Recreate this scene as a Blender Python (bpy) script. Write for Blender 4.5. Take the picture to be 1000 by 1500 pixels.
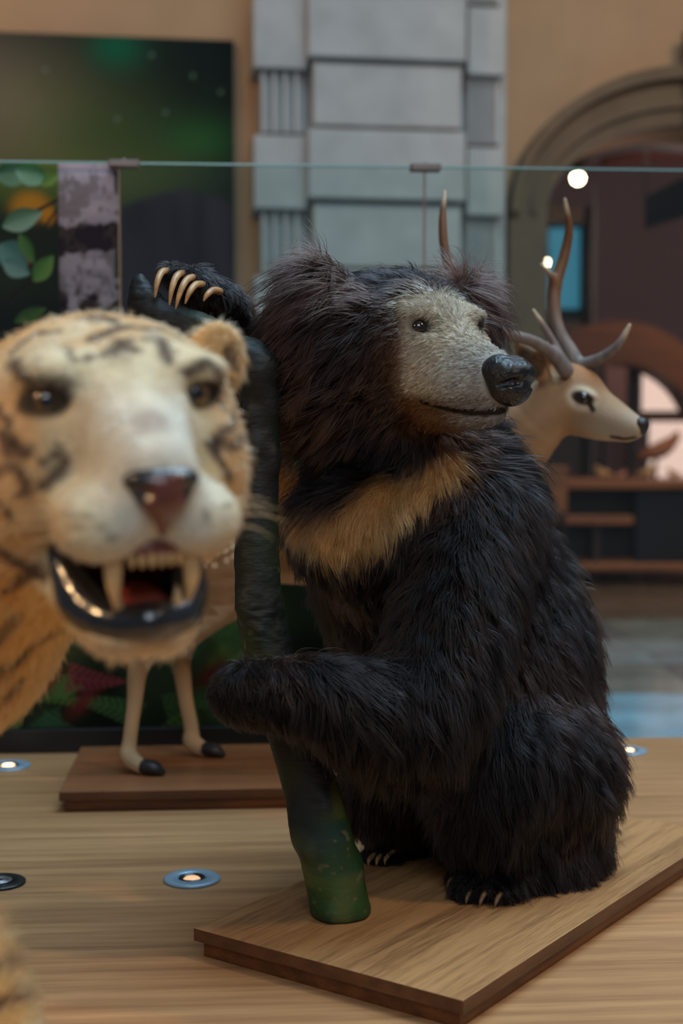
import bpy, bmesh, math, random
import numpy as np
from mathutils import Vector, Matrix
from mathutils.bvhtree import BVHTree
from mathutils.geometry import tessellate_polygon

for o in list(bpy.data.objects):
    bpy.data.objects.remove(o, do_unlink=True)
scene = bpy.context.scene
COL = scene.collection
rng = np.random.default_rng(7)
random.seed(7)

# ---------------------------------------------------------------- camera
# z = 0 is the top of the oak display platform, the hall floor lies lower
FPX = 2083.0                      # 50 mm lens on a 36 mm tall sensor, 1500 px
CAM_H = 0.90
PITCH = math.atan(130.0 / FPX)
cam_data = bpy.data.cameras.new('camera')
cam = bpy.data.objects.new('camera', cam_data)
COL.objects.link(cam)
cam.location = (0, 0, CAM_H)
cam.rotation_euler = (math.pi / 2 - PITCH, 0, 0)
cam_data.sensor_fit = 'VERTICAL'
cam_data.sensor_height = 36.0
cam_data.sensor_width = 24.0
cam_data.lens = 36.0 * FPX / 1500.0
cam_data.clip_start = 0.05
cam_data.dof.use_dof = True
cam_data.dof.focus_distance = 2.45
cam_data.dof.aperture_fstop = 2.1
cam_data.dof.aperture_blades = 9
scene.camera = cam

# ---------------------------------------------------------------- world, lights, exposure
scene.view_settings.view_transform = 'Standard'
scene.view_settings.look = 'None'
scene.view_settings.gamma = 1.0
scene.view_settings.use_curve_mapping = False
scene.view_settings.exposure = 0.75
world = bpy.data.worlds.new('hall_ambience')
scene.world = world
world.use_nodes = True
bg = world.node_tree.nodes['Background']
bg.inputs[0].default_value = (0.42, 0.50, 0.62, 1)
bg.inputs[1].default_value = 0.125


def add_light(name, kind, loc, aim, energy, color, size=1.0, size_y=None, spot=60, blend=0.6):
    d = bpy.data.lights.new(name, kind)
    d.energy = energy
    d.color = color
    if kind == 'AREA':
        d.shape = 'RECTANGLE'
        d.size = size
        d.size_y = size_y or size
    else:
        d.shadow_soft_size = size
    if kind == 'SPOT':
        d.spot_size = math.radians(spot)
        d.spot_blend = blend
    o = bpy.data.objects.new(name, d)
    COL.objects.link(o)
    o.location = loc
    v = Vector(aim) - Vector(loc)
    o.rotation_euler = v.to_track_quat('-Z', 'Y').to_euler()
    return o


add_light('hall_skylight', 'AREA', (1.6, 3.4, 6.5), (0.4, 2.6, 0), 255, (0.55, 0.80, 1.0), 4.0, 5.0)
add_light('hall_clerestory', 'AREA', (0.5, -4.5, 5.0), (0, 2.5, 0.6), 95, (0.80, 0.90, 1.0), 4.0, 3.0)
add_light('wall_washer', 'SPOT', (-2.6, 6.2, 4.6), (-1.2, 8.8, 1.8), 75, (1.0, 0.66, 0.38), 0.15, spot=95)
add_light('wall_washer', 'SPOT', (3.0, 6.4, 4.4), (2.6, 9.3, 3.0), 62, (1.0, 0.70, 0.38), 0.15, spot=95)
add_light('track_spot', 'SPOT', (-2.4, 0.6, 2.6), (-0.5, 1.8, 0.55), 72, (1.0, 0.62, 0.30), 0.06, spot=38)
add_light('track_spot', 'SPOT', (2.6, 1.2, 3.6), (0.1, 2.6, 0.1), 84, (1.0, 0.72, 0.46), 0.10, spot=60)
add_light('added_panel_spot', 'SPOT', (-1.3, 1.7, 3.3), (-0.85, 3.95, 1.35), 26, (1.0, 0.86, 0.74), 0.05, spot=34)  # added lamp, brightens the birch print
add_light('gallery_lamp', 'POINT', (3.7, 10.9, 2.7), (0, 0, 0), 60, (1.0, 0.72, 0.62), 0.25)


# ---------------------------------------------------------------- helpers
def px(x, y, d):
    """point of the photograph's frame at the depth (world y) d"""
    sp, cp = math.sin(PITCH), math.cos(PITCH)
    X, Z = (x - 500.0) / FPX, (750.0 - y) / FPX
    v = np.array([X, cp + Z * sp, -sp + Z * cp])
    return np.array([0, 0, CAM_H]) + v * (d / v[1])


def pxz(x, y, z):
    """point of the frame on the horizontal plane at height z"""
    v = px(x, y, 1.0) - np.array([0, 0, CAM_H])
    return np.array([0, 0, CAM_H]) + v * ((z - CAM_H) / v[2])


def lin(r, g, b):
    def f(c):
        c /= 255.0
        return c / 12.92 if c <= 0.04045 else ((c + 0.055) / 1.055) ** 2.4
    return np.array([f(r), f(g), f(b)])


def mesh_np(name, V, F):
    """mesh from numpy vertices and a quad or triangle array"""
    V = np.asarray(V, np.float32)
    F = np.asarray(F, np.int32)
    me = bpy.data.meshes.new(name)
    me.vertices.add(len(V))
    me.vertices.foreach_set('co', V.ravel())
    k = F.shape[1]
    me.loops.add(F.size)
    me.loops.foreach_set('vertex_index', F.ravel())
    me.polygons.add(len(F))
    me.polygons.foreach_set('loop_start', np.arange(0, F.size, k, dtype=np.int32))
    me.polygons.foreach_set('use_smooth', np.ones(len(F), bool))
    me.update(calc_edges=True)
    me.validate()
    return me


def color_attr(me, C):
    a = me.color_attributes.new('col', 'FLOAT_COLOR', 'POINT')
    C4 = np.concatenate([np.clip(C, 0, 1), np.ones((len(C), 1))], 1).astype(np.float32)
    a.data.foreach_set('color', C4.ravel())


def link(name, me, mat=None, parent=None):
    o = bpy.data.objects.new(name, me)
    COL.objects.link(o)
    if mat is not None:
        me.materials.append(mat)
    if parent is not None:
        o.parent = parent
    return o


def tag(o, label, cat, group=None):
    o['label'] = label
    o['category'] = cat
    if group:
        o['group'] = group
    return o


def empty(name, loc, rz=0.0, label=None, cat=None, group=None):
    o = bpy.data.objects.new(name, None)
    COL.objects.link(o)
    o.location = loc
    o.rotation_euler = (0, 0, rz)
    o.empty_display_size = 0.05
    if label:
        tag(o, label, cat, group)
    return o


def world_child(o, root):
    """parent a mesh given in world coordinates to a root without moving it"""
    o.parent = root
    o.matrix_parent_inverse = (Matrix.Translation(root.location) @ root.rotation_euler.to_matrix().to_4x4()).inverted()
    return o


def bm_box(bm, lo, hi):
    x0, y0, z0 = lo
    x1, y1, z1 = hi
    v = [bm.verts.new(p) for p in ((x0, y0, z0), (x1, y0, z0), (x1, y1, z0), (x0, y1, z0),
                                   (x0, y0, z1), (x1, y0, z1), (x1, y1, z1), (x0, y1, z1))]
    for f in ((0, 3, 2, 1), (4, 5, 6, 7), (0, 1, 5, 4), (1, 2, 6, 5), (2, 3, 7, 6), (3, 0, 4, 7)):
        bm.faces.new([v[i] for i in f])


def bm_done(name, bm, smooth=False, bevel=0.0):
    if bevel:
        bmesh.ops.bevel(bm, geom=list(bm.edges), offset=bevel, segments=2, profile=0.5, affect='EDGES', clamp_overlap=True)
    bmesh.ops.recalc_face_normals(bm, faces=list(bm.faces))
    me = bpy.data.meshes.new(name)
    bm.to_mesh(me)
    bm.free()
    if smooth:
        for p in me.polygons:
            p.use_smooth = True
    return me


def box_me(name, lo, hi, bevel=0.0):
    bm = bmesh.new()
    bm_box(bm, lo, hi)
    return bm_done(name, bm, bevel=bevel)


def lathe(name, prof, seg=40, smooth=True):
    """surface of revolution about z from (radius, z) pairs"""
    bm = bmesh.new()
    rings = []
    for r, z in prof:
        if r < 1e-6:
            rings.append([bm.verts.new((0, 0, z))])
        else:
            rings.append([bm.verts.new((r * math.cos(2 * math.pi * i / seg), r * math.sin(2 * math.pi * i / seg), z)) for i in range(seg)])
    for a, b in zip(rings, rings[1:]):
        for i in range(seg):
            j = (i + 1) % seg
            if len(a) == 1 and len(b) == 1:
                continue
            if len(a) == 1:
                bm.faces.new((a[0], b[i], b[j]))
            elif len(b) == 1:
                bm.faces.new((a[i], a[j], b[0]))
            else:
                bm.faces.new((a[i], a[j], b[j], b[i]))
    return bm_done(name, bm, smooth=smooth)


def catmull(P, n):
    P = np.asarray(P, float)
    Q = np.vstack([2 * P[0] - P[1], P, 2 * P[-1] - P[-2]])
    out = []
    for i in range(len(P) - 1):
        a, b, c, d = Q[i:i + 4]
        for t in np.linspace(0, 1, n, endpoint=False):
            out.append(0.5 * (2 * b + (c - a) * t + (2 * a - 5 * b + 4 * c - d) * t * t + (3 * b - a - 3 * c + d) * t ** 3))
    out.append(P[-1])
    return np.array(out)


def tube(name, pts, rad, seg=12, n=6, wob=None):
    """closed tapered tube through points, radius per point"""
    PR = catmull(np.column_stack([np.asarray(pts, float), np.asarray(rad, float)]), n)
    P, R = PR[:, :3], np.maximum(PR[:, 3], 1e-4)
    T = np.gradient(P, axis=0)
    T /= np.linalg.norm(T, axis=1)[:, None]
    up = np.array([0.0, 0.0, 1.0]) if abs(T[0][2]) < 0.9 else np.array([0.0, 1.0, 0.0])
    a = np.cross(T[0], up)
    V = []
    for i in range(len(P)):
        a = a - T[i] * (a @ T[i])
        a /= np.linalg.norm(a)
        b = np.cross(T[i], a)
        for k in range(seg):
            th = 2 * math.pi * k / seg
            r = R[i] * (1 + (wob(i, th) if wob else 0))
            V.append(P[i] + r * (math.cos(th) * a + math.sin(th) * b))
    m = len(P)
    F = []
    for i in range(m - 1):
        for k in range(seg):
            k2 = (k + 1) % seg
            F.append((i * seg + k, i * seg + k2, (i + 1) * seg + k2, (i + 1) * seg + k))
    V.append(P[0]); V.append(P[-1])
    bm = bmesh.new()
    vs = [bm.verts.new(v) for v in V]
    for f in F:
        bm.faces.new([vs[i] for i in f])
    for k in range(seg):
        k2 = (k + 1) % seg
        bm.faces.new((vs[k2], vs[k], vs[-2]))
        bm.faces.new((vs[(m - 1) * seg + k], vs[(m - 1) * seg + k2], vs[-1]))
    return bm_done(name, bm, smooth=True)


# ---------------------------------------------------------------- distance-field sculpting
class Field:
    def __init__(self, lo, hi, vox):
        self.lo = np.asarray(lo, float)
        self.vox = vox
        self.n = np.ceil((np.asarray(hi, float) - self.lo) / vox).astype(int) + 1
        self.g = np.full(self.n, 0.08, np.float32)

    def _block(self, lo, hi, pad):
        a = np.maximum(np.floor((lo - pad - self.lo) / self.vox).astype(int), 0)
        b = np.minimum(np.ceil((hi + pad - self.lo) / self.vox).astype(int) + 1, self.n)
        if np.any(b <= a):
            return None, None
        sl = tuple(slice(i, j) for i, j in zip(a, b))
        ax = [self.lo[i] + self.vox * np.arange(a[i], b[i]) for i in range(3)]
        return sl, [ax[0][:, None, None].astype(np.float32), ax[1][None, :, None].astype(np.float32), ax[2][None, None, :].astype(np.float32)]

    def _mix(self, sl, d, k, sub=False):
        g = self.g[sl]
        if sub:
            d = -d
            h = np.maximum(k - np.abs(g - d), 0) / k
            self.g[sl] = np.maximum(g, d) + h * h * k * 0.25
        else:
            h = np.maximum(k - np.abs(g - d), 0) / k
            self.g[sl] = np.minimum(g, d) - h * h * k * 0.25

    def ell(self, c, r, k=0.03, R=None, sub=False):
        """ellipsoid; columns of R are its axes"""
        c = np.asarray(c, float)
        r = np.asarray(r, float) * np.ones(3)
        R = np.eye(3) if R is None else np.asarray(R, float)
        ext = np.abs(R) @ r
        sl, ax = self._block(c - ext, c + ext, k + 0.02)
        if sl is None:
            return
        D = [ax[i] - c[i] for i in range(3)]
        L = [R[0, j] * D[0] + R[1, j] * D[1] + R[2, j] * D[2] for j in range(3)]
        k0 = np.sqrt(sum((L[j] / r[j]) ** 2 for j in range(3)))
        k1 = np.sqrt(sum((L[j] / r[j] ** 2) ** 2 for j in range(3))) + 1e-9
        self._mix(sl, k0 * (k0 - 1.0) / k1, k, sub)

    def chain(self, pts, rad, k=0.03, sub=False, n=4):
        """smooth tapered limb through points"""
        PR = catmull(np.column_stack([np.asarray(pts, float), np.asarray(rad, float)]), n) if len(pts) > 2 else np.column_stack([pts, rad])
        lo = (PR[:, :3] - PR[:, 3:]).min(0)
        hi = (PR[:, :3] + PR[:, 3:]).max(0)
        sl, ax = self._block(lo, hi, k + 0.02)
        if sl is None:
            return
        best = None
        for A, B in zip(PR, PR[1:]):
            a, ab = A[:3], B[:3] - A[:3]
            D = [ax[i] - a[i] for i in range(3)]
            t = np.clip((D[0] * ab[0] + D[1] * ab[1] + D[2] * ab[2]) / (ab @ ab + 1e-12), 0, 1)
            d = np.sqrt(sum((D[i] - t * ab[i]) ** 2 for i in range(3))) - (A[3] + t * (B[3] - A[3]))
            best = d if best is None else np.minimum(best, d)
        self._mix(sl, best, k, sub)

    def floor(self, z):
        zz = self.lo[2] + self.vox * np.arange(self.n[2])
        self.g = np.maximum(self.g, (z - zz)[None, None, :].astype(np.float32))

    def mesh(self):
        """surface nets"""
        g = self.g
        s = g < 0
        n = self.n
        cnt = np.zeros(n - 1, np.int8)
        for i in (0, 1):
            for j in (0, 1):
                for k in (0, 1):
                    cnt += s[i:n[0] - 1 + i, j:n[1] - 1 + j, k:n[2] - 1 + k]
        act = np.argwhere((cnt > 0) & (cnt < 8))
        idx = np.full(n - 1, -1, np.int32)
        idx[act[:, 0], act[:, 1], act[:, 2]] = np.arange(len(act))
        acc = np.zeros((len(act), 3))
        num = np.zeros(len(act))
        corners = [(i, j, k) for i in (0, 1) for j in (0, 1) for k in (0, 1)]
        for c in corners:
            for a in range(3):
                if c[a] == 1:
                    continue
                e = list(c); e[a] = 1
                v0 = g[act[:, 0] + c[0], act[:, 1] + c[1], act[:, 2] + c[2]]
                v1 = g[act[:, 0] + e[0], act[:, 1] + e[1], act[:, 2] + e[2]]
                m = (v0 < 0) != (v1 < 0)
                t = np.where(m, v0 / np.where(m, v0 - v1, 1), 0)
                p = np.tile(np.array(c, float), (len(act), 1))
                p[:, a] += t
                acc += p * m[:, None]
                num += m
        V = self.lo + self.vox * (act + acc / num[:, None])
        F = []
        for a in range(3):
            b, c = (a + 1) % 3, (a + 2) % 3
            sa = [slice(None)] * 3; sb = [slice(None)] * 3
            sa[a] = slice(0, n[a] - 1); sb[a] = slice(1, n[a])
            A, B = s[tuple(sa)], s[tuple(sb)]
            e = np.argwhere(A != B)
            e = e[(e[:, b] > 0) & (e[:, c] > 0) & (e[:, b] < n[b] - 1) & (e[:, c] < n[c] - 1)]
            flip = ~A[e[:, 0], e[:, 1], e[:, 2]]
            def cell(db, dc):
                q = e.copy(); q[:, b] -= db; q[:, c] -= dc
                return idx[q[:, 0], q[:, 1], q[:, 2]]
            q = np.stack([cell(1, 1), cell(0, 1), cell(0, 0), cell(1, 0)], 1)
            q[flip] = q[flip][:, ::-1]
            F.append(q)
        F = np.concatenate(F)
        F = F[(F >= 0).all(1)]
        return V, F


def relax(V, F, it=2):
    """a little Laplacian smoothing of a quad mesh"""
    E = np.concatenate([F[:, [0, 1]], F[:, [1, 2]], F[:, [2, 3]], F[:, [3, 0]]])
    for _ in range(it):
        acc = np.zeros_like(V); cnt = np.zeros(len(V))
        for a, b in ((0, 1), (1, 0)):
            for i in range(3):
                acc[:, i] += np.bincount(E[:, a], V[E[:, b], i], len(V))
            cnt += np.bincount(E[:, a], minlength=len(V))
        V = 0.5 * V + 0.5 * acc / np.maximum(cnt, 1)[:, None]
    return V


def vnormals(V, F):
    fn = np.cross(V[F[:, 2]] - V[F[:, 0]], V[F[:, 3]] - V[F[:, 1]])
    N = np.zeros_like(V)
    for k in range(4):
        for i in range(3):
            N[:, i] += np.bincount(F[:, k], fn[:, i], len(V))
    return N / (np.linalg.norm(N, axis=1)[:, None] + 1e-12)


class Snap:
    """finds the point of a sculpted surface that a pixel of the photograph shows"""
    def __init__(self, V, F):
        self.t = BVHTree.FromPolygons(V.tolist(), F.tolist())
        self.o = Vector((0, 0, CAM_H))

    def __call__(self, x, y):
        v = px(x, y, 1.0) - np.array([0, 0, CAM_H])
        h = self.t.ray_cast(self.o, Vector(v).normalized())
        if h[0] is None:
            return None, None
        return np.array(h[0]), np.array(h[1])

    def line(self, pts, n=5):
        out = []
        P = catmull(np.array(pts, float), n) if len(pts) > 2 else np.linspace(pts[0], pts[-1], n + 1)
        for p in P:
            q, _ = self(p[0], p[1])
            if q is not None:
                out.append(q)
        return np.array(out)

    def near(self, p):
        h = self.t.find_nearest(Vector(p))
        return np.array(h[0]), np.array(h[1])


def dist_line(V, L):
    """distance of every vertex to a polyline"""
    best = np.full(len(V), 9.0)
    if len(L) == 0:
        return best
    lo, hi = L.min(0) - 0.12, L.max(0) + 0.12
    m = ((V > lo) & (V < hi)).all(1)
    W = V[m]
    b = np.full(len(W), 9.0)
    if len(L) == 1:
        b = np.linalg.norm(W - L[0], axis=1)
    for a, c in zip(L, L[1:]):
        ab = c - a
        t = np.clip(((W - a) @ ab) / (ab @ ab + 1e-12), 0, 1)
        b = np.minimum(b, np.linalg.norm(W - a - t[:, None] * ab, axis=1))
    best[m] = b
    return best


def sstep(a, b, x):
    t = np.clip((x - a) / (b - a), 0, 1)
    return t * t * (3 - 2 * t)


def vnoise(P, scale, seed=0):
    """smooth value noise in 0..1"""
    Q = P / scale
    I = np.floor(Q).astype(np.int64)
    f = Q - I
    f = f * f * (3 - 2 * f)
    def h(i, j, k):
        x = (i * 374761393 + j * 668265263 + k * 2147483647 + seed * 144665) & 0xffffffff
        x = ((x ^ (x >> 13)) * 1274126177) & 0xffffffff
        return ((x ^ (x >> 16)) & 0xffff) / 65535.0
    r = 0
    for a in (0, 1):
        for b in (0, 1):
            for c in (0, 1):
                w = (f[:, 0] if a else 1 - f[:, 0]) * (f[:, 1] if b else 1 - f[:, 1]) * (f[:, 2] if c else 1 - f[:, 2])
                r = r + w * h(I[:, 0] + a, I[:, 1] + b, I[:, 2] + c)
    return r


def fur(name, parent, V, F, N, count, lenfn, combfn, colfn, mat, density=None, K=6, radius=0.0006,
        lift=0.8, droop=0.4, clump=0.012, clumpiness=0.6, frizz=0.12, seed=1, ground=-9.0):
    """grow combed strands on a sculpted skin, as one hair object"""
    r = np.random.default_rng(seed)
    fa = 0.5 * np.linalg.norm(np.cross(V[F[:, 2]] - V[F[:, 0]], V[F[:, 3]] - V[F[:, 1]]), axis=1)
    if density is not None:
        fa = fa * density(V[F].mean(1))
    f = r.choice(len(F), count, p=fa / fa.sum())
    u, v = r.random(count), r.random(count)
    w = np.stack([(1 - u) * (1 - v), u * (1 - v), u * v, (1 - u) * v], 1)
    P0 = (V[F[f]] * w[:, :, None]).sum(1)
    n = (N[F[f]] * w[:, :, None]).sum(1)
    n /= np.linalg.norm(n, axis=1)[:, None] + 1e-9
    L = lenfn(P0)
    keep = L > 0.0015
    P0, n, L = P0[keep], n[keep], L[keep]
    m = len(P0)
    c = combfn(P0, n)
    c = c - n * (c * n).sum(1)[:, None]
    c /= np.linalg.norm(c, axis=1)[:, None] + 1e-6
    # locks: strands in one cell lean together
    cell = np.floor((P0 + 0.3 * clump * r.standard_normal((m, 3))) / clump).astype(np.int64)
    key = cell[:, 0] * 73856093 ^ cell[:, 1] * 19349663 ^ cell[:, 2] * 83492791
    _, first, inv = np.unique(key, return_index=True, return_inverse=True)
    lock = r.standard_normal((len(first), 3))[inv]
    Ls = L * (0.65 + 0.55 * r.random(m)) * (0.8 + 0.4 * r.random(len(first))[inv])
    ind = r.standard_normal((m, 3))
    wave = vnoise(P0, 0.05, seed)[:, None] - 0.5
    side = np.cross(n, c)
    pts = np.zeros((m, K, 3))
    pts[:, 0] = P0 - n * 0.002
    g = np.array([0, 0, -1.0])
    for k in range(1, K):
        t = k / (K - 1)
        d = n * lift * (1 - t) ** 1.3 + c * (0.45 + 0.6 * t) + g * droop * t + side * wave * 0.7 \
            + lock * frizz * (0.6 + t) + ind * frizz * 0.7 * (0.3 + t)
        into = (d * n).sum(1)
        d = d + n * np.maximum(0.05 - into, 0)[:, None] * (1 - 0.5 * t)
        d /= np.linalg.norm(d, axis=1)[:, None]
        pts[:, k] = pts[:, k - 1] + d * (Ls / (K - 1))[:, None]
    tt = (np.linspace(0, 1, K) ** 1.5)[None, :, None] * clumpiness
    lead = pts[first][inv]
    near = (np.linalg.norm(lead[:, 0] - P0, axis=1) < clump * 2.0)[:, None, None]
    pts = pts + tt * (lead - pts) * near * 0.9
    pts[:, :, 2] = np.maximum(pts[:, :, 2], ground + 0.0015 + 0.004 * r.random((m, 1)))
    hc = bpy.data.hair_curves.new(name)
    hc.add_curves([K] * m)
    hc.attributes['position'].data.foreach_set('vector', pts.astype(np.float32).ravel())
    ra = hc.attributes.new('radius', 'FLOAT', 'POINT')
    prof = np.array([1, 1, 0.95, 0.85, 0.65, 0.45, 0.25, 0.15])[np.linspace(0, 7, K).astype(int)]
    ra.data.foreach_set('value', (radius * prof[None, :] * (0.7 + 0.6 * r.random(m))[:, None]).astype(np.float32).ravel())
    ca = hc.attributes.new('col', 'FLOAT_COLOR', 'CURVE')
    C = np.clip(colfn(P0, r), 0, 1)
    ca.data.foreach_set('color', np.concatenate([C, np.ones((m, 1))], 1).astype(np.float32).ravel())
    o = bpy.data.objects.new(name, hc)
    COL.objects.link(o)
    hc.materials.append(mat)
    world_child(o, parent)
    o['kind'] = 'stuff'
    return o


# ---------------------------------------------------------------- materials
def new_mat(name):
    m = bpy.data.materials.new(name)
    m.use_nodes = True
    nt = m.node_tree
    return m, nt, nt.nodes['Principled BSDF']


def mat_plain(name, col, rough=0.6, metal=0.0, emit=None, strength=0.0, noise=0.0, scale=20.0, bump=0.0, coat=0.0, stretch=(1, 1, 1), spec=0.5):
    m, nt, b = new_mat(name)
    c = tuple(float(x) for x in col) + (1.0,)
    b.inputs['Base Color'].default_value = c
    b.inputs['Roughness'].default_value = rough
    b.inputs['Metallic'].default_value = metal
    b.inputs['Coat Weight'].default_value = coat
    b.inputs['Specular IOR Level'].default_value = spec
    if emit is not None:
        b.inputs['Emission Color'].default_value = tuple(float(x) for x in emit) + (1.0,)
        b.inputs['Emission Strength'].default_value = strength
    if noise or bump:
        tc = nt.nodes.new('ShaderNodeTexCoord')
        mp = nt.nodes.new('ShaderNodeMapping')
        mp.inputs['Scale'].default_value = stretch
        nz = nt.nodes.new('ShaderNodeTexNoise')
        nz.inputs['Scale'].default_value = scale
        nz.inputs['Detail'].default_value = 5
        nt.links.new(tc.outputs['Object'], mp.inputs[0])
        nt.links.new(mp.outputs[0], nz.inputs['Vector'])
        if noise:
            rp = nt.nodes.new('ShaderNodeValToRGB')
            rp.color_ramp.elements[0].position = 0.3
            rp.color_ramp.elements[1].position = 0.7
            rp.color_ramp.elements[0].color = tuple(x * (1 - noise) for x in c[:3]) + (1,)
            rp.color_ramp.elements[1].color = tuple(min(1, x * (1 + noise)) for x in c[:3]) + (1,)
            nt.links.new(nz.outputs['Fac'], rp.inputs[0])
            nt.links.new(rp.outputs[0], b.inputs['Base Color'])
        if bump:
            bp = nt.nodes.new('ShaderNodeBump')
            bp.inputs['Strength'].default_value = bump
            bp.inputs['Distance'].default_value = 0.01
            nt.links.new(nz.outputs['Fac'], bp.inputs['Height'])
            nt.links.new(bp.outputs[0], b.inputs['Normal'])
    return m


def mat_attr(name, rough=0.7, bump=0.0, scale=200.0, spec=0.4, coat=0.0, stretch=(1, 1, 1)):
    """colour from the vertex colours that mark a coat or a print"""
    m, nt, b = new_mat(name)
    a = nt.nodes.new('ShaderNodeAttribute')
    a.attribute_name = 'col'
    nt.links.new(a.outputs['Color'], b.inputs['Base Color'])
    b.inputs['Roughness'].default_value = rough
    b.inputs['Specular IOR Level'].default_value = spec
    b.inputs['Coat Weight'].default_value = coat
    if bump:
        tc = nt.nodes.new('ShaderNodeTexCoord')
        mp = nt.nodes.new('ShaderNodeMapping')
        mp.inputs['Scale'].default_value = stretch
        nz = nt.nodes.new('ShaderNodeTexNoise')
        nz.inputs['Scale'].default_value = scale
        nz.inputs['Detail'].default_value = 4
        bp = nt.nodes.new('ShaderNodeBump')
        bp.inputs['Strength'].default_value = bump
        bp.inputs['Distance'].default_value = 0.006
        nt.links.new(tc.outputs['Object'], mp.inputs[0])
        nt.links.new(mp.outputs[0], nz.inputs['Vector'])
        nt.links.new(nz.outputs['Fac'], bp.inputs['Height'])
        nt.links.new(bp.outputs[0], b.inputs['Normal'])
    return m


def mat_hair(name, rough=0.35, radial=0.6, coat=0.0, ior=1.45):
    m = bpy.data.materials.new(name)
    m.use_nodes = True
    nt = m.node_tree
    nt.nodes.remove(nt.nodes['Principled BSDF'])
    h = nt.nodes.new('ShaderNodeBsdfHairPrincipled')
    h.parametrization = 'COLOR'
    a = nt.nodes.new('ShaderNodeAttribute')
    a.attribute_name = 'col'
    nt.links.new(a.outputs['Color'], h.inputs['Color'])
    h.inputs['Roughness'].default_value = rough
    h.inputs['Radial Roughness'].default_value = radial
    h.inputs['Coat'].default_value = coat
    h.inputs['IOR'].default_value = ior
    h.inputs['Random Roughness'].default_value = 0.2
    nt.links.new(h.outputs[0], nt.nodes['Material Output'].inputs['Surface'])
    return m


def mat_down(name):
    """short dull hair"""
    m, nt, b = new_mat(name)
    a = nt.nodes.new('ShaderNodeAttribute')
    a.attribute_name = 'col'
    nt.links.new(a.outputs['Color'], b.inputs['Base Color'])
    b.inputs['Roughness'].default_value = 0.75
    b.inputs['Specular IOR Level'].default_value = 0.12
    return m


def mat_wood(name, light, dark, scale=3.0, stretch=(1, 14, 14), rough=0.42, rings=0.0, rotz=0.0, fine=0.5):
    """lengthwise wood grain along local x"""
    m, nt, b = new_mat(name)
    N = nt.nodes
    tc = N.new('ShaderNodeTexCoord')
    mp = N.new('ShaderNodeMapping')
    mp.inputs['Scale'].default_value = stretch
    mp.inputs['Rotation'].default_value = (0, 0, rotz)
    nz = N.new('ShaderNodeTexNoise')
    nz.inputs['Scale'].default_value = scale
    nz.inputs['Detail'].default_value = 6
    nz.inputs['Distortion'].default_value = rings
    nz2 = N.new('ShaderNodeTexNoise')
    nz2.inputs['Scale'].default_value = scale * 9
    nz2.inputs['Detail'].default_value = 4
    mx = N.new('ShaderNodeMath'); mx.operation = 'MULTIPLY_ADD'
    mx.inputs[1].default_value = fine
    rp = N.new('ShaderNodeValToRGB')
    rp.color_ramp.elements[0].position = 0.42
    rp.color_ramp.elements[1].position = 0.98
    rp.color_ramp.elements[0].color = tuple(dark) + (1,)
    rp.color_ramp.elements[1].color = tuple(light) + (1,)
    L = nt.links
    L.new(tc.outputs['Object'], mp.inputs[0])
    L.new(mp.outputs[0], nz.inputs['Vector'])
    L.new(mp.outputs[0], nz2.inputs['Vector'])
    L.new(nz2.outputs['Fac'], mx.inputs[0])
    L.new(nz.outputs['Fac'], mx.inputs[2])
    L.new(mx.outputs[0], rp.inputs[0])
    L.new(rp.outputs[0], b.inputs['Base Color'])
    b.inputs['Roughness'].default_value = rough
    bp = N.new('ShaderNodeBump')
    bp.inputs['Strength'].default_value = 0.12
    bp.inputs['Distance'].default_value = 0.002
    L.new(nz2.outputs['Fac'], bp.inputs['Height'])
    L.new(bp.outputs[0], b.inputs['Normal'])
    return m


def mat_glass(name):
    m = bpy.data.materials.new(name)
    m.use_nodes = True
    nt = m.node_tree
    nt.nodes.remove(nt.nodes['Principled BSDF'])
    tr = nt.nodes.new('ShaderNodeBsdfTransparent')
    tr.inputs[0].default_value = (0.90, 0.965, 0.955, 1)
    gl = nt.nodes.new('ShaderNodeBsdfGlossy')
    gl.inputs['Roughness'].default_value = 0.02
    fr = nt.nodes.new('ShaderNodeFresnel')
    fr.inputs[0].default_value = 1.45
    mx = nt.nodes.new('ShaderNodeMixShader')
    nt.links.new(fr.outputs[0], mx.inputs[0])
    nt.links.new(tr.outputs[0], mx.inputs[1])
    nt.links.new(gl.outputs[0], mx.inputs[2])
    nt.links.new(mx.outputs[0], nt.nodes['Material Output'].inputs['Surface'])
    return m

# ================================================================ the setting
FLOOR_Z = -0.45
M_wall = mat_plain('tan_plaster', lin(172, 134, 100), 0.9, noise=0.06, scale=3)
M_stone = mat_plain('grey_sandstone', lin(172, 166, 160), 0.85, noise=0.10, scale=5, bump=0.15)
M_arch = mat_plain('brown_sandstone', lin(108, 85, 63), 0.85, noise=0.12, scale=6, bump=0.15)
M_lilac = mat_plain('lilac_grey_plaster', lin(118, 100, 106), 0.9, noise=0.05, scale=2)
M_black = mat_plain('black_satin', (0.006, 0.006, 0.007), 0.45)
M_darkwood = mat_wood('dark_brown_wood', (0.07, 0.035, 0.02), (0.02, 0.01, 0.007), 2.0)
M_redwood = mat_wood('orange_brown_wood', (0.44, 0.15, 0.05), (0.20, 0.065, 0.022), 2.0)
M_metal = mat_plain('brushed_steel', (0.62, 0.64, 0.66), 0.35, metal=1.0)

WY, WA = 9.0, math.radians(8.0)
WM = Matrix.Translation((0, WY, 0)) @ Matrix.Rotation(WA, 4, 'Z')
WMi = WM.inverted()


def plane_px(x, y, Mi, out=0.0):
    """(along, up) of a pixel on a wall plane that stands 'out' before the wall"""
    o = Mi @ Vector((0, 0, CAM_H))
    v = Mi.to_3x3() @ Vector(px(x, y, 1.0) - np.array([0, 0, CAM_H]))
    t = (-out - o.y) / v.y
    p = o + v * t
    return p.x, p.z


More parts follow.
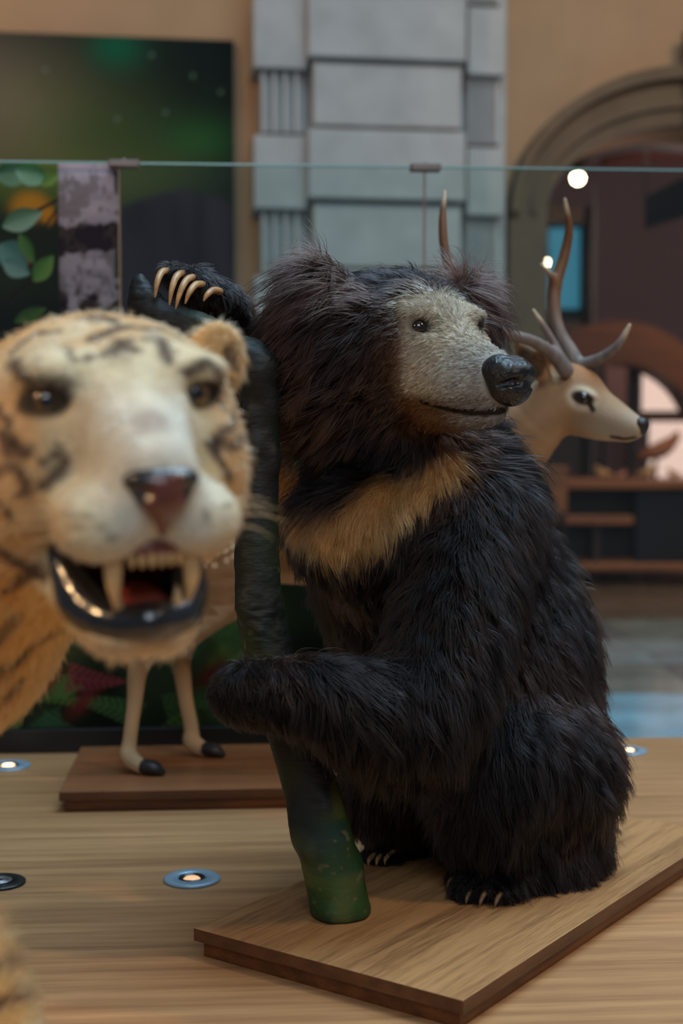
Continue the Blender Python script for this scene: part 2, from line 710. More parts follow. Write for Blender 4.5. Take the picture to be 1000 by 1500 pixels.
def wl(x, y, out=0.0):
    return plane_px(x, y, WMi, out)


def structure(name, me, mat, M=None):
    o = link(name, me, mat)
    if M is not None:
        o.matrix_world = M
    o['kind'] = 'structure'
    return o


# hall floor: a slab that carries big polished tiles
fl = structure('floor', box_me('floor', (-7, -4, FLOOR_Z - 0.2), (10, 20, FLOOR_Z - 0.012)), mat_plain('floor_screed', (0.10, 0.10, 0.10), 0.7))
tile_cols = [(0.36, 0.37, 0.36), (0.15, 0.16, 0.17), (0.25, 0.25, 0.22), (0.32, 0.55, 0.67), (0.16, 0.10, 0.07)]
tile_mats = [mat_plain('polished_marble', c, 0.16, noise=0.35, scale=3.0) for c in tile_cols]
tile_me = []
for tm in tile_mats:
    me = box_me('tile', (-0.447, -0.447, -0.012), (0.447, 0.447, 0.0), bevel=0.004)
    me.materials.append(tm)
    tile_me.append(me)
for i in range(-2, 8):
    for j in range(0, 12):
        k = (i * 2 + j * 3 + (i * j) % 3) % 3
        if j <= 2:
            k = 3                                            # blue daylight patch put into the tile colour beside the platform
        if j >= 6:
            k = 4
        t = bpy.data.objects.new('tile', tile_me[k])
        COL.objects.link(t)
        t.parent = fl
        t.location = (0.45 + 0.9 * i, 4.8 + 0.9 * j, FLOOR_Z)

# back wall with an arched opening
ZT = 5.6
cxa, zsp = wl(1010, 320)
so = [wl(1010 - 270, 320)[0] - cxa, wl(1010, 103)[1] - zsp]
si = [wl(1010 - 215, 320)[0] - cxa, wl(1010, 188)[1] - zsp]
a_in, b_in = -si[0], si[1]
a_out, b_out = -so[0], so[1]


def extrude_poly(name, pts, y0, y1):
    bm = bmesh.new()
    A = [bm.verts.new((p[0], y0, p[1])) for p in pts]
    B = [bm.verts.new((p[0], y1, p[1])) for p in pts]
    n = len(pts)
    for t in tessellate_polygon([[Vector((p[0], p[1], 0)) for p in pts]]):
        bm.faces.new([A[i] for i in t])
        bm.faces.new([B[i] for i in t[::-1]])
    for i in range(n):
        j = (i + 1) % n
        bm.faces.new((A[j], A[i], B[i], B[j]))
    return bm_done(name, bm)


arc = [(cxa - a_in * math.cos(t), zsp + b_in * math.sin(t)) for t in np.linspace(0, math.pi, 33)]
pts = [(-6.5, FLOOR_Z), (cxa - a_in, FLOOR_Z)] + arc + [(cxa + a_in, FLOOR_Z), (9.0, FLOOR_Z), (9.0, ZT), (-6.5, ZT)]
structure('wall_back', extrude_poly('wall_back', pts, 0, 0.5), M_wall, WM)
arco = [(cxa - a_out * math.cos(t), zsp + b_out * math.sin(t)) for t in np.linspace(0, math.pi, 33)]
ring = [(cxa - a_out, FLOOR_Z)] + arco + [(cxa + a_out, FLOOR_Z), (cxa + a_in, FLOOR_Z)] + arc[::-1] + [(cxa - a_in, FLOOR_Z)]
arch = structure('trim_1', extrude_poly('trim_1', ring, -0.10, 0.0), M_arch, WM)
mid = lambda f: [(cxa - (a_in + (a_out - a_in) * f) * math.cos(t), zsp + (b_in + (b_out - b_in) * f) * math.sin(t)) for t in np.linspace(0, math.pi, 33)]
mo = extrude_poly('moulding', [(cxa - a_out, zsp)] + mid(1.0)[1:-1] + [(cxa + a_out, zsp)] + mid(0.78)[::-1], -0.16, -0.10)
o = link('moulding', mo, M_arch, arch)
mo = extrude_poly('moulding', mid(0.45) + mid(0.30)[::-1], -0.13, -0.10)
o = link('moulding', mo, M_arch, arch)
k0, k1 = wl(985, 105)[1], wl(985, 55)[1]
link('keystone', extrude_poly('keystone', [(cxa - 0.08, k0 - 0.35), (cxa + 0.08, k0 - 0.35), (cxa + 0.11, k1), (cxa - 0.11, k1)], -0.22, -0.10), M_arch, arch)

# banded stone pilaster: every course is a block of its own
pil = structure('trim_2', box_me('trim_2', (wl(388, 300)[0], -0.20, FLOOR_Z), (wl(728, 300)[0], 0.0, ZT)), M_stone, WM)


def block(x0, x1, ytop, ybot, d0, d1, name='stone_block', bevel=0.012):
    """a block between two pixel rows, standing d0..d1 before the wall"""
    sa, sb = wl(x0, 300, d1)[0], wl(x1, 300, d1)[0]
    xm = 0.5 * (x0 + x1)
    za, zb = wl(xm, ybot, d1)[1], wl(xm, ytop, d1)[1]
    o = link(name, box_me(name, (sa, -d1, za), (sb, -d0, zb), bevel), M_stone, pil)
    return o


for row in range(-1, 5):
    dy = 206 * row
    block(452, 682, -16 + dy, 86 + dy, 0.0, 0.42)           # proud middle course
    block(459, 675, 92 + dy, 186 + dy, 0.0, 0.37)           # sunk middle course
    block(372, 450, -8 + dy, 100 + dy, 0.0, 0.33)           # left proud
    block(684, 739, 10 + dy, 110 + dy, 0.0, 0.33)           # right proud
    for (a, b, yt, yb) in ((382, 446, 103 + dy, 195 + dy), (685, 732, 113 + dy, 212 + dy)):
        block(a, b, yt, yb, 0.0, 0.24)
        w = (b - a) / 4.0
        for i in range(4):                                   # raised fillets between the flutes
            block(a + w * i + 1, a + w * i + w * 0.48, yt, yb, 0.23, 0.29, 'fillet', 0.008)

# room beyond the arch
IM = Matrix.Translation((0, 15.0, 0)) @ Matrix.Rotation(math.radians(4), 4, 'Z')
structure('wall_beyond', box_me('wall_beyond', (-1.5, 0.0, FLOOR_Z), (8.0, 0.2, ZT)), M_lilac, IM)
structure('ceiling', box_me('ceiling', (0.6, 9.9, 4.3), (9.0, 15.6, 4.45)), mat_plain('pale_ceiling', lin(170, 160, 155), 0.9))


def at_box(name, x0, y0, x1, y1, d, depth, mat, bevel=0.01):
    """box whose front face fills a rectangle of the frame at depth d"""
    a, b = px(x0, y1, d), px(x1, y0, d)
    return box_me(name, (a[0], d, a[2]), (b[0], d + depth, b[2]), bevel)


def printed(name, w, h, nx, nz, colfn, mat, root):
    """flat printed sheet, local x right and z up, colours from colfn(x, z)"""
    xs, zs = np.linspace(0, w, nx), np.linspace(0, h, nz)
    X, Z = np.meshgrid(xs, zs, indexing='ij')
    V = np.stack([X.ravel(), np.zeros(X.size), Z.ravel()], 1)
    i, j = np.meshgrid(np.arange(nx - 1), np.arange(nz - 1), indexing='ij')
    a = (i * nz + j).ravel()
    F = np.stack([a, a + nz, a + nz + 1, a + 1], 1)
    me = mesh_np(name, V, F)
    color_attr(me, colfn(V[:, 0], V[:, 2]))
    return link(name, me, mat, root)


def p2(X, Z, s, seed):
    return vnoise(np.stack([X, np.zeros_like(X), Z], 1), s, seed)


M_print = mat_attr('printed_sheet', 0.7, spec=0.08)

# ---- night-sky mural hung on the wall
c0, z1 = wl(-260, 38, 0.05)
c1, _ = wl(341, 38, 0.05)
z0 = wl(200, 640, 0.05)[1]
mural = empty('wall_mural', WM @ Vector((c0, -0.05, z0)), WA, 'large dark green northern lights mural hanging on the tan wall', 'mural')
mw, mh = c1 - c0, z1 - z0


def mural_col(x, z):
    X = -260 + 601 * x / mw
    Y = 38 + 602 * (1 - z / mh)
    base = np.tile(lin(18, 26, 24), (len(X), 1))
    def add(cx, cy, rx, ry, col, s=1.0):
        g = s * np.exp(-((X - cx) / rx) ** 2 - ((Y - cy) / ry) ** 2)
        return g[:, None] * (lin(*col) - base)
    base = base + add(20, 200, 130, 110, (122, 108, 72))
    base = base + add(-120, 120, 160, 120, (110, 98, 84), 0.8)
    base = base + add(165, 55, 40, 35, (18, 84, 58))
    base = base + add(150, 200, 120, 90, (62, 78, 40), 0.8)
    base = base + add(290, 190, 60, 35, (42, 84, 40), 0.8)
    base = base + add(110, 250, 160, 45, (92, 92, 48), 0.7)
    base = base * (0.85 + 0.3 * p2(x, z, 0.35, 3))[:, None]
    ridge = 262 + 0.0016 * (X - 265) ** 2 + 14 * np.abs((X - 265) / 90.0)
    m = sstep(-6, 8, Y - ridge)[:, None]
    rock = lin(50, 42, 47) * (0.7 + 0.6 * p2(x * 3, z, 0.22, 5))[:, None]
    base = base * (1 - m) + rock * m
    for (sx, sy) in ((218, 63), (322, 115), (166, 160), (238, 148), (60, 90), (280, 92)):
        s = np.exp(-(((X - sx) ** 2 + (Y - sy) ** 2) / 5.0))[:, None]
        base = base * (1 - s) + lin(120, 140, 120) * s
    return base


bd = link('board', box_me('board', (-0.006, -0.002, -0.006), (mw + 0.006, 0.045, mh + 0.006), 0.004), M_black, mural)
printed('print', mw, mh, 240, 240, mural_col, M_print, bd).location = (0, -0.004, 0)

# ================================================================ platform, glass and printed panels
PA = math.radians(4.0)
PY = 3.97                                                     # back edge of the platform on the axis
PM = Matrix.Translation((0, PY, 0)) @ Matrix.Rotation(PA, 4, 'Z')
PMi = PM.inverted()
M_oak = mat_wood('pale_oak_boards', lin(206, 156, 108), lin(142, 98, 64), 2.2, (0.5, 16, 16), 0.38, fine=0.55)
M_walnut = mat_wood('oiled_oak', lin(198, 148, 98), lin(92, 58, 32), 3.0, (0.6, 13, 13), 0.36, rings=0.5, fine=0.75)
M_walnut_edge = mat_wood('oak_edge', lin(116, 72, 42), lin(62, 36, 20), 4.0, (1, 6, 12), 0.42, fine=0.5)
M_walnut_edge2 = mat_wood('oak_skirt', lin(122, 72, 34), lin(52, 28, 14), 4.0, (1, 6, 12), 0.45, fine=0.5)
plat = empty('display_platform', PM @ Vector((0, 0, FLOOR_Z)), PA, 'long low display platform of pale oak under all the animals', 'platform')
link('deck', box_me('deck', (-2.7, -3.6, 0.42), (2.5, 0.0, 0.45), 0.003), M_oak, plat)
link('base', box_me('base', (-2.66, -3.56, 0.0), (2.46, -0.04, 0.42)), M_black, plat)


def gp(x, y, out=0.0):
    return plane_px(x, y, PMi, out)


M_glass = mat_glass('clear_barrier_glass')
M_gedge = mat_plain('polished_glass_edge', lin(150, 190, 186), 0.2, spec=0.8)
gz = gp(500, 239, 0)[1]
cuts = [gp(-420, 500)[0], gp(177, 500)[0], gp(625, 500)[0], gp(1330, 500)[0]]
glabels = ['clear glass barrier panel in front of the birch print',
           'clear glass barrier panel standing before the stone pilaster',
           'clear glass barrier panel standing before the brown arch']
for i in range(3):
    g = empty('glass_barrier', PM @ Vector((cuts[i], 0.03, 0)), PA, glabels[i], 'glass barrier', 'glass barriers along the platform')
    w = cuts[i + 1] - cuts[i] - 0.006
    link('pane', box_me('pane', (0, 0, -0.30), (w, 0.010, gz - 0.004)), M_glass, g)
    link('edge', box_me('edge', (0, -0.0005, gz - 0.004), (w, 0.0105, gz + 0.001)), M_gedge, g)
    if i < 2:
        link('edge', box_me('edge', (w, 0.0, -0.30), (w + 0.004, 0.010, gz - 0.004)), mat_plain('joint_line', lin(150, 120, 95), 0.3), g)
M_clamp = mat_plain('clamp_steel', lin(120, 105, 100), 0.35, metal=0.6)
for i, (x, lab) in enumerate(((180, 'small steel clamp on the glass edge above the birch trunk print'), (625, 'small steel clamp on the glass edge before the pilaster'))):
    c = empty('glass_clamp', PM @ Vector((gp(x, 240)[0], 0.03, gz - 0.014)), PA, lab, 'clamp', 'clamps joining the glass panels')
    link('bracket', box_me('bracket', (-0.042, -0.016, 0.0), (0.042, 0.026, 0.020), 0.003), M_clamp, c)
    link('bolt', lathe('bolt', [(0, 0.024), (0.006, 0.024), (0.006, 0.02), (0.006, 0.0195)], 12), M_clamp, c)


# ---- birch and leaf print standing just behind the left glass panel
def leaf(X, Y, cx, cy, ln, wd, ang, base, col, hi):
    col, hi = [min(255, c * 1.25) for c in col], [min(255, c * 1.3) for c in hi]
    ca, sa = math.cos(ang), math.sin(ang)
    u = (X - cx) * ca + (Y - cy) * sa
    v = -(X - cx) * sa + (Y - cy) * ca
    t = (u / ln + 1) / 2
    half = wd * np.sin(np.clip(t, 0, 1) * math.pi) ** 0.8 * (1.15 - 0.4 * t)
    m = sstep(1.5, -1.5, np.abs(v) - half) * (t > 0) * (t < 1)
    vein = np.exp(-(v / 1.6) ** 2) * 0.5 + 0.25 * (np.abs(((u - np.abs(v) * 0.8) / 9.0) % 1.0 - 0.5) < 0.1)
    c = lin(*col) + (lin(*hi) - lin(*col)) * (sstep(-half, half, v)[:, None] * 0.8) + vein[:, None] * 0.05
    return base * (1 - m[:, None]) + c * m[:, None]


def birch_col_px(X, Y):
    P = np.stack([X, np.zeros_like(X), Y], 1)
    base = np.tile(lin(50, 50, 30), (len(X), 1)) * (0.5 + vnoise(P, 60, 2))[:, None]
    m = sstep(330, 250, Y)[:, None] * 0.7
    base = base * (1 - m) + lin(140, 146, 60) * m
    o_ = np.exp(-(((X - 42) / 30) ** 2 + ((Y - 300) / 22) ** 2) ** 2)[:, None]
    base = base * (1 - o_) + lin(255, 150, 30) * o_
    o_ = np.exp(-(((X - 68) / 11) ** 2 + ((Y - 312) / 14) ** 2) ** 2)[:, None]
    base = base * (1 - o_) + lin(255, 146, 30) * o_
    o_ = np.exp(-(((X - 28) / 13) ** 2 + ((Y - 372) / 14) ** 2) ** 2)[:, None]
    base = base * (1 - o_) + lin(220, 120, 40) * o_
    m = sstep(405, 470, Y)[:, None]
    base = base * (1 - m) + lin(34, 36, 30) * m
    # branches
    for (x0, y0, x1, y1, w) in ((0, 330, 84, 290, 2.2), (0, 352, 90, 348, 2.0), (10, 400, 84, 300, 1.6), (0, 440, 60, 390, 2.5)):
        t = np.clip(((X - x0) * (x1 - x0) + (Y - y0) * (y1 - y0)) / ((x1 - x0) ** 2 + (y1 - y0) ** 2), 0, 1)
        dd = np.hypot(X - x0 - t * (x1 - x0), Y - y0 - t * (y1 - y0))
        m = sstep(w + 1, w - 1, dd)[:, None]
        base = base * (1 - m) + lin(48, 38, 28) * m
    for L in ((20, 252, 30, 20, -0.2, (44, 72, 40), (120, 138, 110)), (45, 255, 26, 17, 0.3, (50, 92, 44), (150, 166, 140)),
              (30, 318, 32, 17, -0.35, (70, 96, 70), (160, 170, 150)), (16, 370, 26, 22, 0.7, (70, 96, 92), (120, 144, 136)),
              (36, 360, 24, 10, 1.1, (60, 92, 40), (96, 118, 56)), (60, 388, 24, 14, -0.9, (76, 106, 46), (120, 140, 70)),
              (20, 388, 22, 15, 0.4, (90, 116, 112), (140, 156, 146)), (-40, 300, 34, 20, 0.4, (60, 90, 48), (120, 140, 100)),
              (-90, 360, 34, 20, -0.4, (60, 90, 48), (120, 140, 100)), (40, 455, 26, 11, -0.4, (66, 88, 40), (90, 110, 50)),
              (-60, 440, 34, 20, -0.4, (50, 80, 48), (110, 130, 100)), (72, 262, 16, 8, -0.5, (84, 104, 44), (130, 140, 60))):
        base = leaf(X, Y, L[0], L[1], L[2], L[3], L[4], base, L[5], L[6])
    # trunk
    tx = (X - 129) / 45.0
    m = sstep(1.04, 0.97, np.abs(tx))[:, None]
    bark = lin(240, 196, 206) * (0.70 + 0.4 * vnoise(np.stack([X * 0.4, 0 * X, Y * 2], 1), 14, 4))[:, None]
    bark = bark * (1 - 0.12 * sstep(0.5, 1.0, np.abs(tx)))[:, None]
    d1 = sstep(0.50, 0.62, (0.5 * vnoise(P, 26, 9) + 0.3 * vnoise(P, 11, 10) + 0.2 * vnoise(P, 5, 11)) * 0.62 + 0.6 * np.exp(-((Y - 345) / 22.0) ** 2) + 0.32 * np.exp(-((Y - 440) / 30.0) ** 2))[:, None]
    bark = bark * (1 - d1) + lin(58, 30, 40) * d1
    d2 = sstep(0.52, 0.66, 0.5 * vnoise(P, 17, 12) + 0.3 * vnoise(P, 8, 13) + 0.2 * vnoise(P, 4, 14))[:, None] * 0.5
    bark = bark * (1 - d2) + lin(120, 84, 72) * d2
    base = base * (1 - m) + bark * m
    e = (sstep(8, 2, np.abs(X - 172)) * sstep(0.35, 0.6, vnoise(P, 9, 21)))[:, None]
    base = base * (1 - e) + lin(66, 62, 40) * e
    return base


bx0, bx1 = gp(-330, 300, -0.05)[0], gp(177, 300, -0.05)[0]
bz1 = gp(80, 235, -0.05)[1]
birch = empty('birch_print_panel', PM @ Vector((bx0, 0.062, 0)), PA, 'tall printed panel of a pinkish birch trunk with green leaves', 'printed panel')
bw = bx1 - bx0


def birch_col(x, z):
    return birch_col_px(-330 + 507 * x / bw, 235 + (bz1 - z) * FPX / 4.0)


bd = link('board', box_me('board', (-0.002, 0.0, -0.2), (bw, 0.012, bz1), 0.001), M_black, birch)
printed('print', bw, bz1, 380, 520, birch_col, M_print, bd).location = (0, -0.002, 0)

# ---- low jungle-fern print behind the deer
fx0, fx1 = gp(-300, 900, 0.05)[0], gp(500, 900, 0.05)[0]
fz0, fz1 = gp(250, 1062, 0.05)[1], gp(250, 760, 0.05)[1]
fern = empty('fern_print_panel', PM @ Vector((fx0, -0.06, 0)), PA, 'low printed panel of dark jungle ferns on a black base behind the deer legs', 'printed panel')
fw = fx1 - fx0


def fern_col(x, z):
    X, Y = -300 + 800 * x / fw, 1062 - (z - 0.0) / (fz1 - fz0) * 302
    P = np.stack([X, np.zeros_like(X), Y], 1)
    base = lin(30, 40, 26) * (0.3 + 1.2 * vnoise(P, 50, 31))[:, None]
    g = np.exp(-(((X - 345) / 45) ** 2 + ((Y - 960) / 90) ** 2))[:, None]
    base = base + lin(96, 128, 62) * g * (0.3 + 1.2 * vnoise(np.stack([X, 0 * X, Y * 0.5], 1), 14, 33))[:, None]
    r2 = np.random.default_rng(5)
    for k in range(34):                                      # fronds with leaflets
        x0, y0 = r2.uniform(-280, 480), r2.uniform(880, 1060)
        a = r2.uniform(-0.5, 0.5) + (math.pi if r2.random() < 0.5 else 0)
        ln = r2.uniform(60, 110)
        g = lin(*[(58, 88, 50), (76, 100, 48), (40, 70, 44), (96, 40, 44)][k % 4 if k % 8 == 3 or k % 4 != 3 else 0]) * r2.uniform(0.9, 1.8)
        u = (X - x0) * math.cos(a) + (Y - y0) * math.sin(a)
        v = -(X - x0) * math.sin(a) + (Y - y0) * math.cos(a) + 0.0016 * u * u
        t = u / ln
        half = 22 * np.clip(1 - t, 0, 1) ** 0.7
        lf = (np.abs(((u - np.abs(v) * 0.9) / 11.0) % 1.0 - 0.5) < 0.36)
        m = ((t > 0) & (t < 1) & (np.abs(v) < half) & (lf | (np.abs(v) < 2.0))).astype(float)[:, None] * 0.85
        base = base * (1 - m) + g * m
    r_ = np.exp(-(((X - 118 + 0.9 * (Y - 1020)) / 26) ** 2 + ((Y - 1025) / 18) ** 2))[:, None] * 0.0
    for (rx, ry) in ((115, 1025), (305, 985), (60, 1000)):
        s = np.exp(-(((X - rx) + (Y - ry)) / 16) ** 2 - (((X - rx) - (Y - ry)) / 40) ** 2)[:, None]
        base = base * (1 - s) + lin(92, 34, 32) * s
    return base


bd = link('board', box_me('board', (0, 0.0, fz0), (fw, 0.02, fz1), 0.001), M_black, fern)
printed('print', fw, fz1 - fz0, 420, 200, fern_col, M_print, bd).location = (0, -0.002, fz0)
link('base', box_me('base', (0, -0.02, 0.001), (fw, 0.03, fz0 - 0.001), 0.002), M_black, fern)

# ---- plinths
def plinth(name, A, B, C, h, label, thick=0.022, inset=0.012, wood=None):
    """board plinth from corner A along AB (front) and AC (depth); grain runs along AB"""
    A, B, C = [np.array(p[:2], float) for p in (A, B, C)]
    w = np.linalg.norm(B - A)
    ang = math.atan2(B[1] - A[1], B[0] - A[0])
    dep = np.linalg.norm(C - A)
    r = empty(name, (A[0], A[1], 0.0), ang, label, 'plinth')
    b = link('board', box_me('board', (0, 0, h - thick), (w, dep, h), 0.0015), wood or M_walnut, r)
    b.data.materials.append(M_walnut_edge)
    for p in b.data.polygons:
        if abs(p.normal.z) < 0.5:
            p.material_index = 1
    link('skirt', box_me('skirt', (inset, inset, 0.0005), (w - inset, dep - inset, h - thick), 0.0015), M_walnut_edge2, r)
    return r


PH = 0.05
pA = pxz(678, 1466, PH)            # near corner
pL = pxz(240, 1381, PH)            # left corner
pR = pxz(1000, 1256, PH)
dirB = (pR - pA) / np.linalg.norm(pR - pA)
dirL = (pL - pA) / np.linalg.norm(pL - pA)
perp = np.array([-dirB[1], dirB[0], 0])
wL = np.linalg.norm(pL - pA)
if perp @ dirL < 0:
    perp = -perp
BEAR_PL = plinth('bear_plinth', pA, pA + dirB * 1.06, pA + perp * wL, PH, 'oak board plinth with a stepped edge carrying the black bear')
dA = pxz(86, 1160, PH)
dX = np.array([math.cos(PA), math.sin(PA), 0])
dN = np.array([-math.sin(PA), math.cos(PA), 0])
DEER_PL = plinth('deer_plinth', dA, dA + dX * 1.22, dA + dN * 0.46, PH, 'oak board plinth under the spotted deer', wood=mat_wood('reddish_oak', lin(164, 108, 70), lin(98, 60, 38), 3.0, (0.6, 13, 13), 0.4, rings=0.5, fine=0.7))

# ---- lights let into the platform
M_ring = mat_plain('sky_tinted_steel_ring', (0.34, 0.50, 0.64), 0.35, metal=0.25)  # blue reflection of the skylight put into the steel's base colour
M_lens = mat_plain('lamp_lens', (0.9, 0.7, 0.5), 0.2, emit=(1.0, 0.62, 0.30), strength=3.5)
M_dark = mat_plain('dark_lamp_well', (0.02, 0.02, 0.022), 0.3)


def uplight(x, y, r, label, lit=True, power=2.2, pos=None, lens=None):
    p = pxz(x, y, 0.0) if pos is None else np.array(pos, float)
    g = empty('floor_uplight', (p[0], p[1], 0.0008), 0, label, 'uplight', 'round uplights let into the platform')
    link('ring', lathe('ring', [(r * 0.50, 0.002), (r * 0.52, 0.0055), (r * 0.93, 0.0055), (r, 0.003), (r, 0.0), (r * 0.45, 0.0), (r * 0.50, 0.002)], 48), M_ring if lit else M_dark, g)
    wl_ = link('well', lathe('well', [(r * 0.50, 0.0012), (r * 0.44, 0.006), (r * 0.40, 0.006), (r * 0.36, 0.0015), (0, 0.0012)], 40), M_dark, g)
    if lit:
        l = link('lens', lathe('lens', [(r * 0.30, 0.0018), (r * 0.24, 0.0045), (r * 0.12, 0.0058), (0, 0.006)], 32), lens or M_lens, wl_)
        d = bpy.data.lights.new('uplight_beam', 'SPOT')
        d.energy = power; d.color = (1.0, 0.62, 0.32); d.spot_size = math.radians(100); d.spot_blend = 0.9; d.shadow_soft_size = 0.015
        lo = bpy.data.objects.new('uplight_beam', d)
        COL.objects.link(lo); lo.parent = g
        lo.location = (0, 0, 0.015); lo.rotation_euler = (math.pi, 0, 0)
    else:
        for k in range(4):
            rr = r * (0.12 + 0.09 * k)
            link('groove_ring', lathe('groove_ring', [(rr, 0.0062), (rr + 0.0022, 0.0072), (rr + 0.0044, 0.0062), (rr, 0.0062)], 32), M_metal, g)
    return g


uplight(281, 1289, 0.056, 'steel ringed uplight with painted sky-blue sheen glowing in front of the plinths', lens=mat_plain('dim_lamp_lens', (0.5, 0.3, 0.2), 0.2, emit=(1.0, 0.55, 0.28), strength=0.55))
uplight(12, 1123, 0.058, 'lit steel uplight set in the oak beside the deer plinth', power=7.0)
uplight(921, 1101, 0.050, 'lit steel uplight set in the oak behind the bear near the platform edge')
uplight(0, 1294, 0.050, 'dark unlit uplight with ringed lens beside the tiger', lit=False)
# ================================================================ the sloth bear and its tree
M_bearhair = mat_hair('black_bear_hair', 0.36, 0.65, 0.0, 1.23)
M_facehair = mat_down('pale_face_hair')
M_bearskin = mat_attr('bear_skin', 0.75, bump=0.25, scale=260, spec=0.25)
M_eye = mat_plain('dark_glass_eye', (0.012, 0.006, 0.004), 0.06, spec=0.7, coat=0.6)
M_bearnose = mat_plain('wet_black_nose', (0.006, 0.008, 0.011), 0.20, bump=0.55, scale=110, spec=0.6)
M_claw = mat_plain('horn_claw', lin(176, 136, 92), 0.35, noise=0.3, scale=60)
M_clawdark = mat_plain('dark_claw', lin(104, 80, 52), 0.4, noise=0.3, scale=60)


def frame(yaw, pitch):
    """head axes: forward, sideways (to the right in the picture), up; yaw turns the nose to the right"""
    f = np.array([math.sin(yaw) * math.cos(pitch), -math.cos(yaw) * math.cos(pitch), math.sin(pitch)])
    l = np.array([math.cos(yaw), math.sin(yaw), 0.0])
    u = np.cross(f, l)
    u = u if u[2] > 0 else -u
    return np.stack([f, l, u], 1)


def rp(r, d):
    return r * d / FPX


def chain_px(F_, items, k=0.03):
    F_.chain([px(x, y, d) for x, y, d, r in items], [rp(r, d) for x, y, d, r in items], k)


def ball_eye(name, c, r, gaze, root, iris=None, pupil=0.5, mat=None):
    """glass eye; iris colours as rings about the gaze"""
    bm = bmesh.new()
    bmesh.ops.create_uvsphere(bm, u_segments=28, v_segments=20, radius=r)
    bmesh.ops.transform(bm, matrix=Matrix.Translation(Vector(c)), verts=bm.verts)
    me = bm_done(name, bm, smooth=True)
    o = link(name, me, mat or M_eye)
    if iris is not None:
        V = np.array([v.co[:] for v in me.vertices])
        ca = ((V - c) / r) @ (gaze / np.linalg.norm(gaze))
        C = np.tile(np.array([0.02, 0.012, 0.008]), (len(V), 1))
        m = sstep(0.55, 0.66, ca)[:, None]
        C = C * (1 - m) + np.array(iris) * m
        m = sstep(1 - 0.30 * pupil, 1 - 0.22 * pupil, ca)[:, None]
        C = C * (1 - m) + 0.004 * m
        color_attr(me, C)
    return world_child(o, root)


BEAR = empty('sloth_bear', pxz(720, 1270, PH), 0, 'shaggy black mounted bear sitting upright and hugging a painted tree stem', 'bear')
bf = Field(px(205, 0, 2.55) * [1, 0, 0] + [0, 2.15, 0.03], [0.66, 3.16, 1.30], 0.0045)
# trunk of the body
bf.ell(px(732, 1140, 2.82), (rp(136, 2.8), 0.24, rp(150, 2.8)), 0.08)
bf.ell(px(762, 930, 2.86), (rp(92, 2.86), 0.15, rp(140, 2.86)), 0.08)
bf.ell(px(792, 1228, 2.76), (rp(90, 2.76), 0.20, rp(62, 2.76)), 0.06)
bf.ell(px(775, 1278, 2.64), (rp(66, 2.64), 0.10, rp(40, 2.64)), 0.05)
bf.ell(px(690, 1010, 2.80), (rp(168, 2.8), 0.23, rp(185, 2.8)), 0.08)
bf.ell(px(620, 840, 2.76), (rp(148, 2.76), 0.20, rp(150, 2.76)), 0.08)
bf.ell(px(690, 800, 2.84), (rp(92, 2.84), 0.17, rp(150, 2.84)), 0.08)
bf.ell(px(600, 680, 2.72), (rp(128, 2.72), 0.165, rp(110, 2.72)), 0.08)
bf.ell(px(520, 770, 2.60), (rp(78, 2.6), 0.12, rp(90, 2.6)), 0.08)
# near arm hugging the stem
chain_px(bf, [(685, 770, 2.68, 92), (668, 880, 2.54, 84), (632, 1010, 2.42, 74), (560, 1040, 2.36, 64), (450, 1018, 2.30, 50), (372, 1013, 2.30, 44), (352, 1012, 2.33, 42)], 0.05)
for i, dy in enumerate((-26, -9, 8, 25)):                      # fingers folded round the stem
    chain_px(bf, [(368, 1014 + dy, 2.31, 15), (347, 1014 + dy, 2.345, 14), (350, 1016 + dy, 2.40, 11)], 0.012)
# far arm raised behind the stem to the branch
chain_px(bf, [(470, 760, 2.74, 55), (392, 668, 2.76, 34), (372, 560, 2.74, 34), (342, 474, 2.66, 34), (318, 440, 2.62, 30), (288, 424, 2.60, 24)], 0.04)
toes_up = [(244, 392), (267, 395), (283, 401), (296, 413), (322, 425)]
for (x, y) in toes_up:
    chain_px(bf, [(x + 26, y + 26, 2.61, 16), (x + 12, y + 10, 2.575, 15), (x + 3, y + 6, 2.540, 10)], 0.012)
# hind legs
chain_px(bf, [(800, 1130, 2.68, 100), (745, 1120, 2.58, 92), (712, 1170, 2.55, 78), (745, 1270, 2.60, 54)], 0.06)
chain_px(bf, [(765, 1290, 2.62, 40), (720, 1303, 2.55, 33), (685, 1311, 2.50, 26)], 0.03)
toes_near = [(664, 1305), (676, 1315), (692, 1322), (712, 1326), (734, 1328)]
for (x, y) in toes_near:
    q = pxz(x, y, PH)
    bf.chain([q + [0.03, 0.05, 0.035], q + [0.006, 0.008, 0.020]], [0.020, 0.014], 0.012)
chain_px(bf, [(660, 1130, 2.86, 90), (575, 1150, 2.74, 66), (585, 1230, 2.78, 46), (560, 1262, 2.72, 28)], 0.05)
# head
HY = math.radians(36)
HR = frame(HY, math.radians(-4))
HO = px(656, 478, 2.48)


def hb(f, l, u):
    return HO + HR @ np.array([f, l, u])


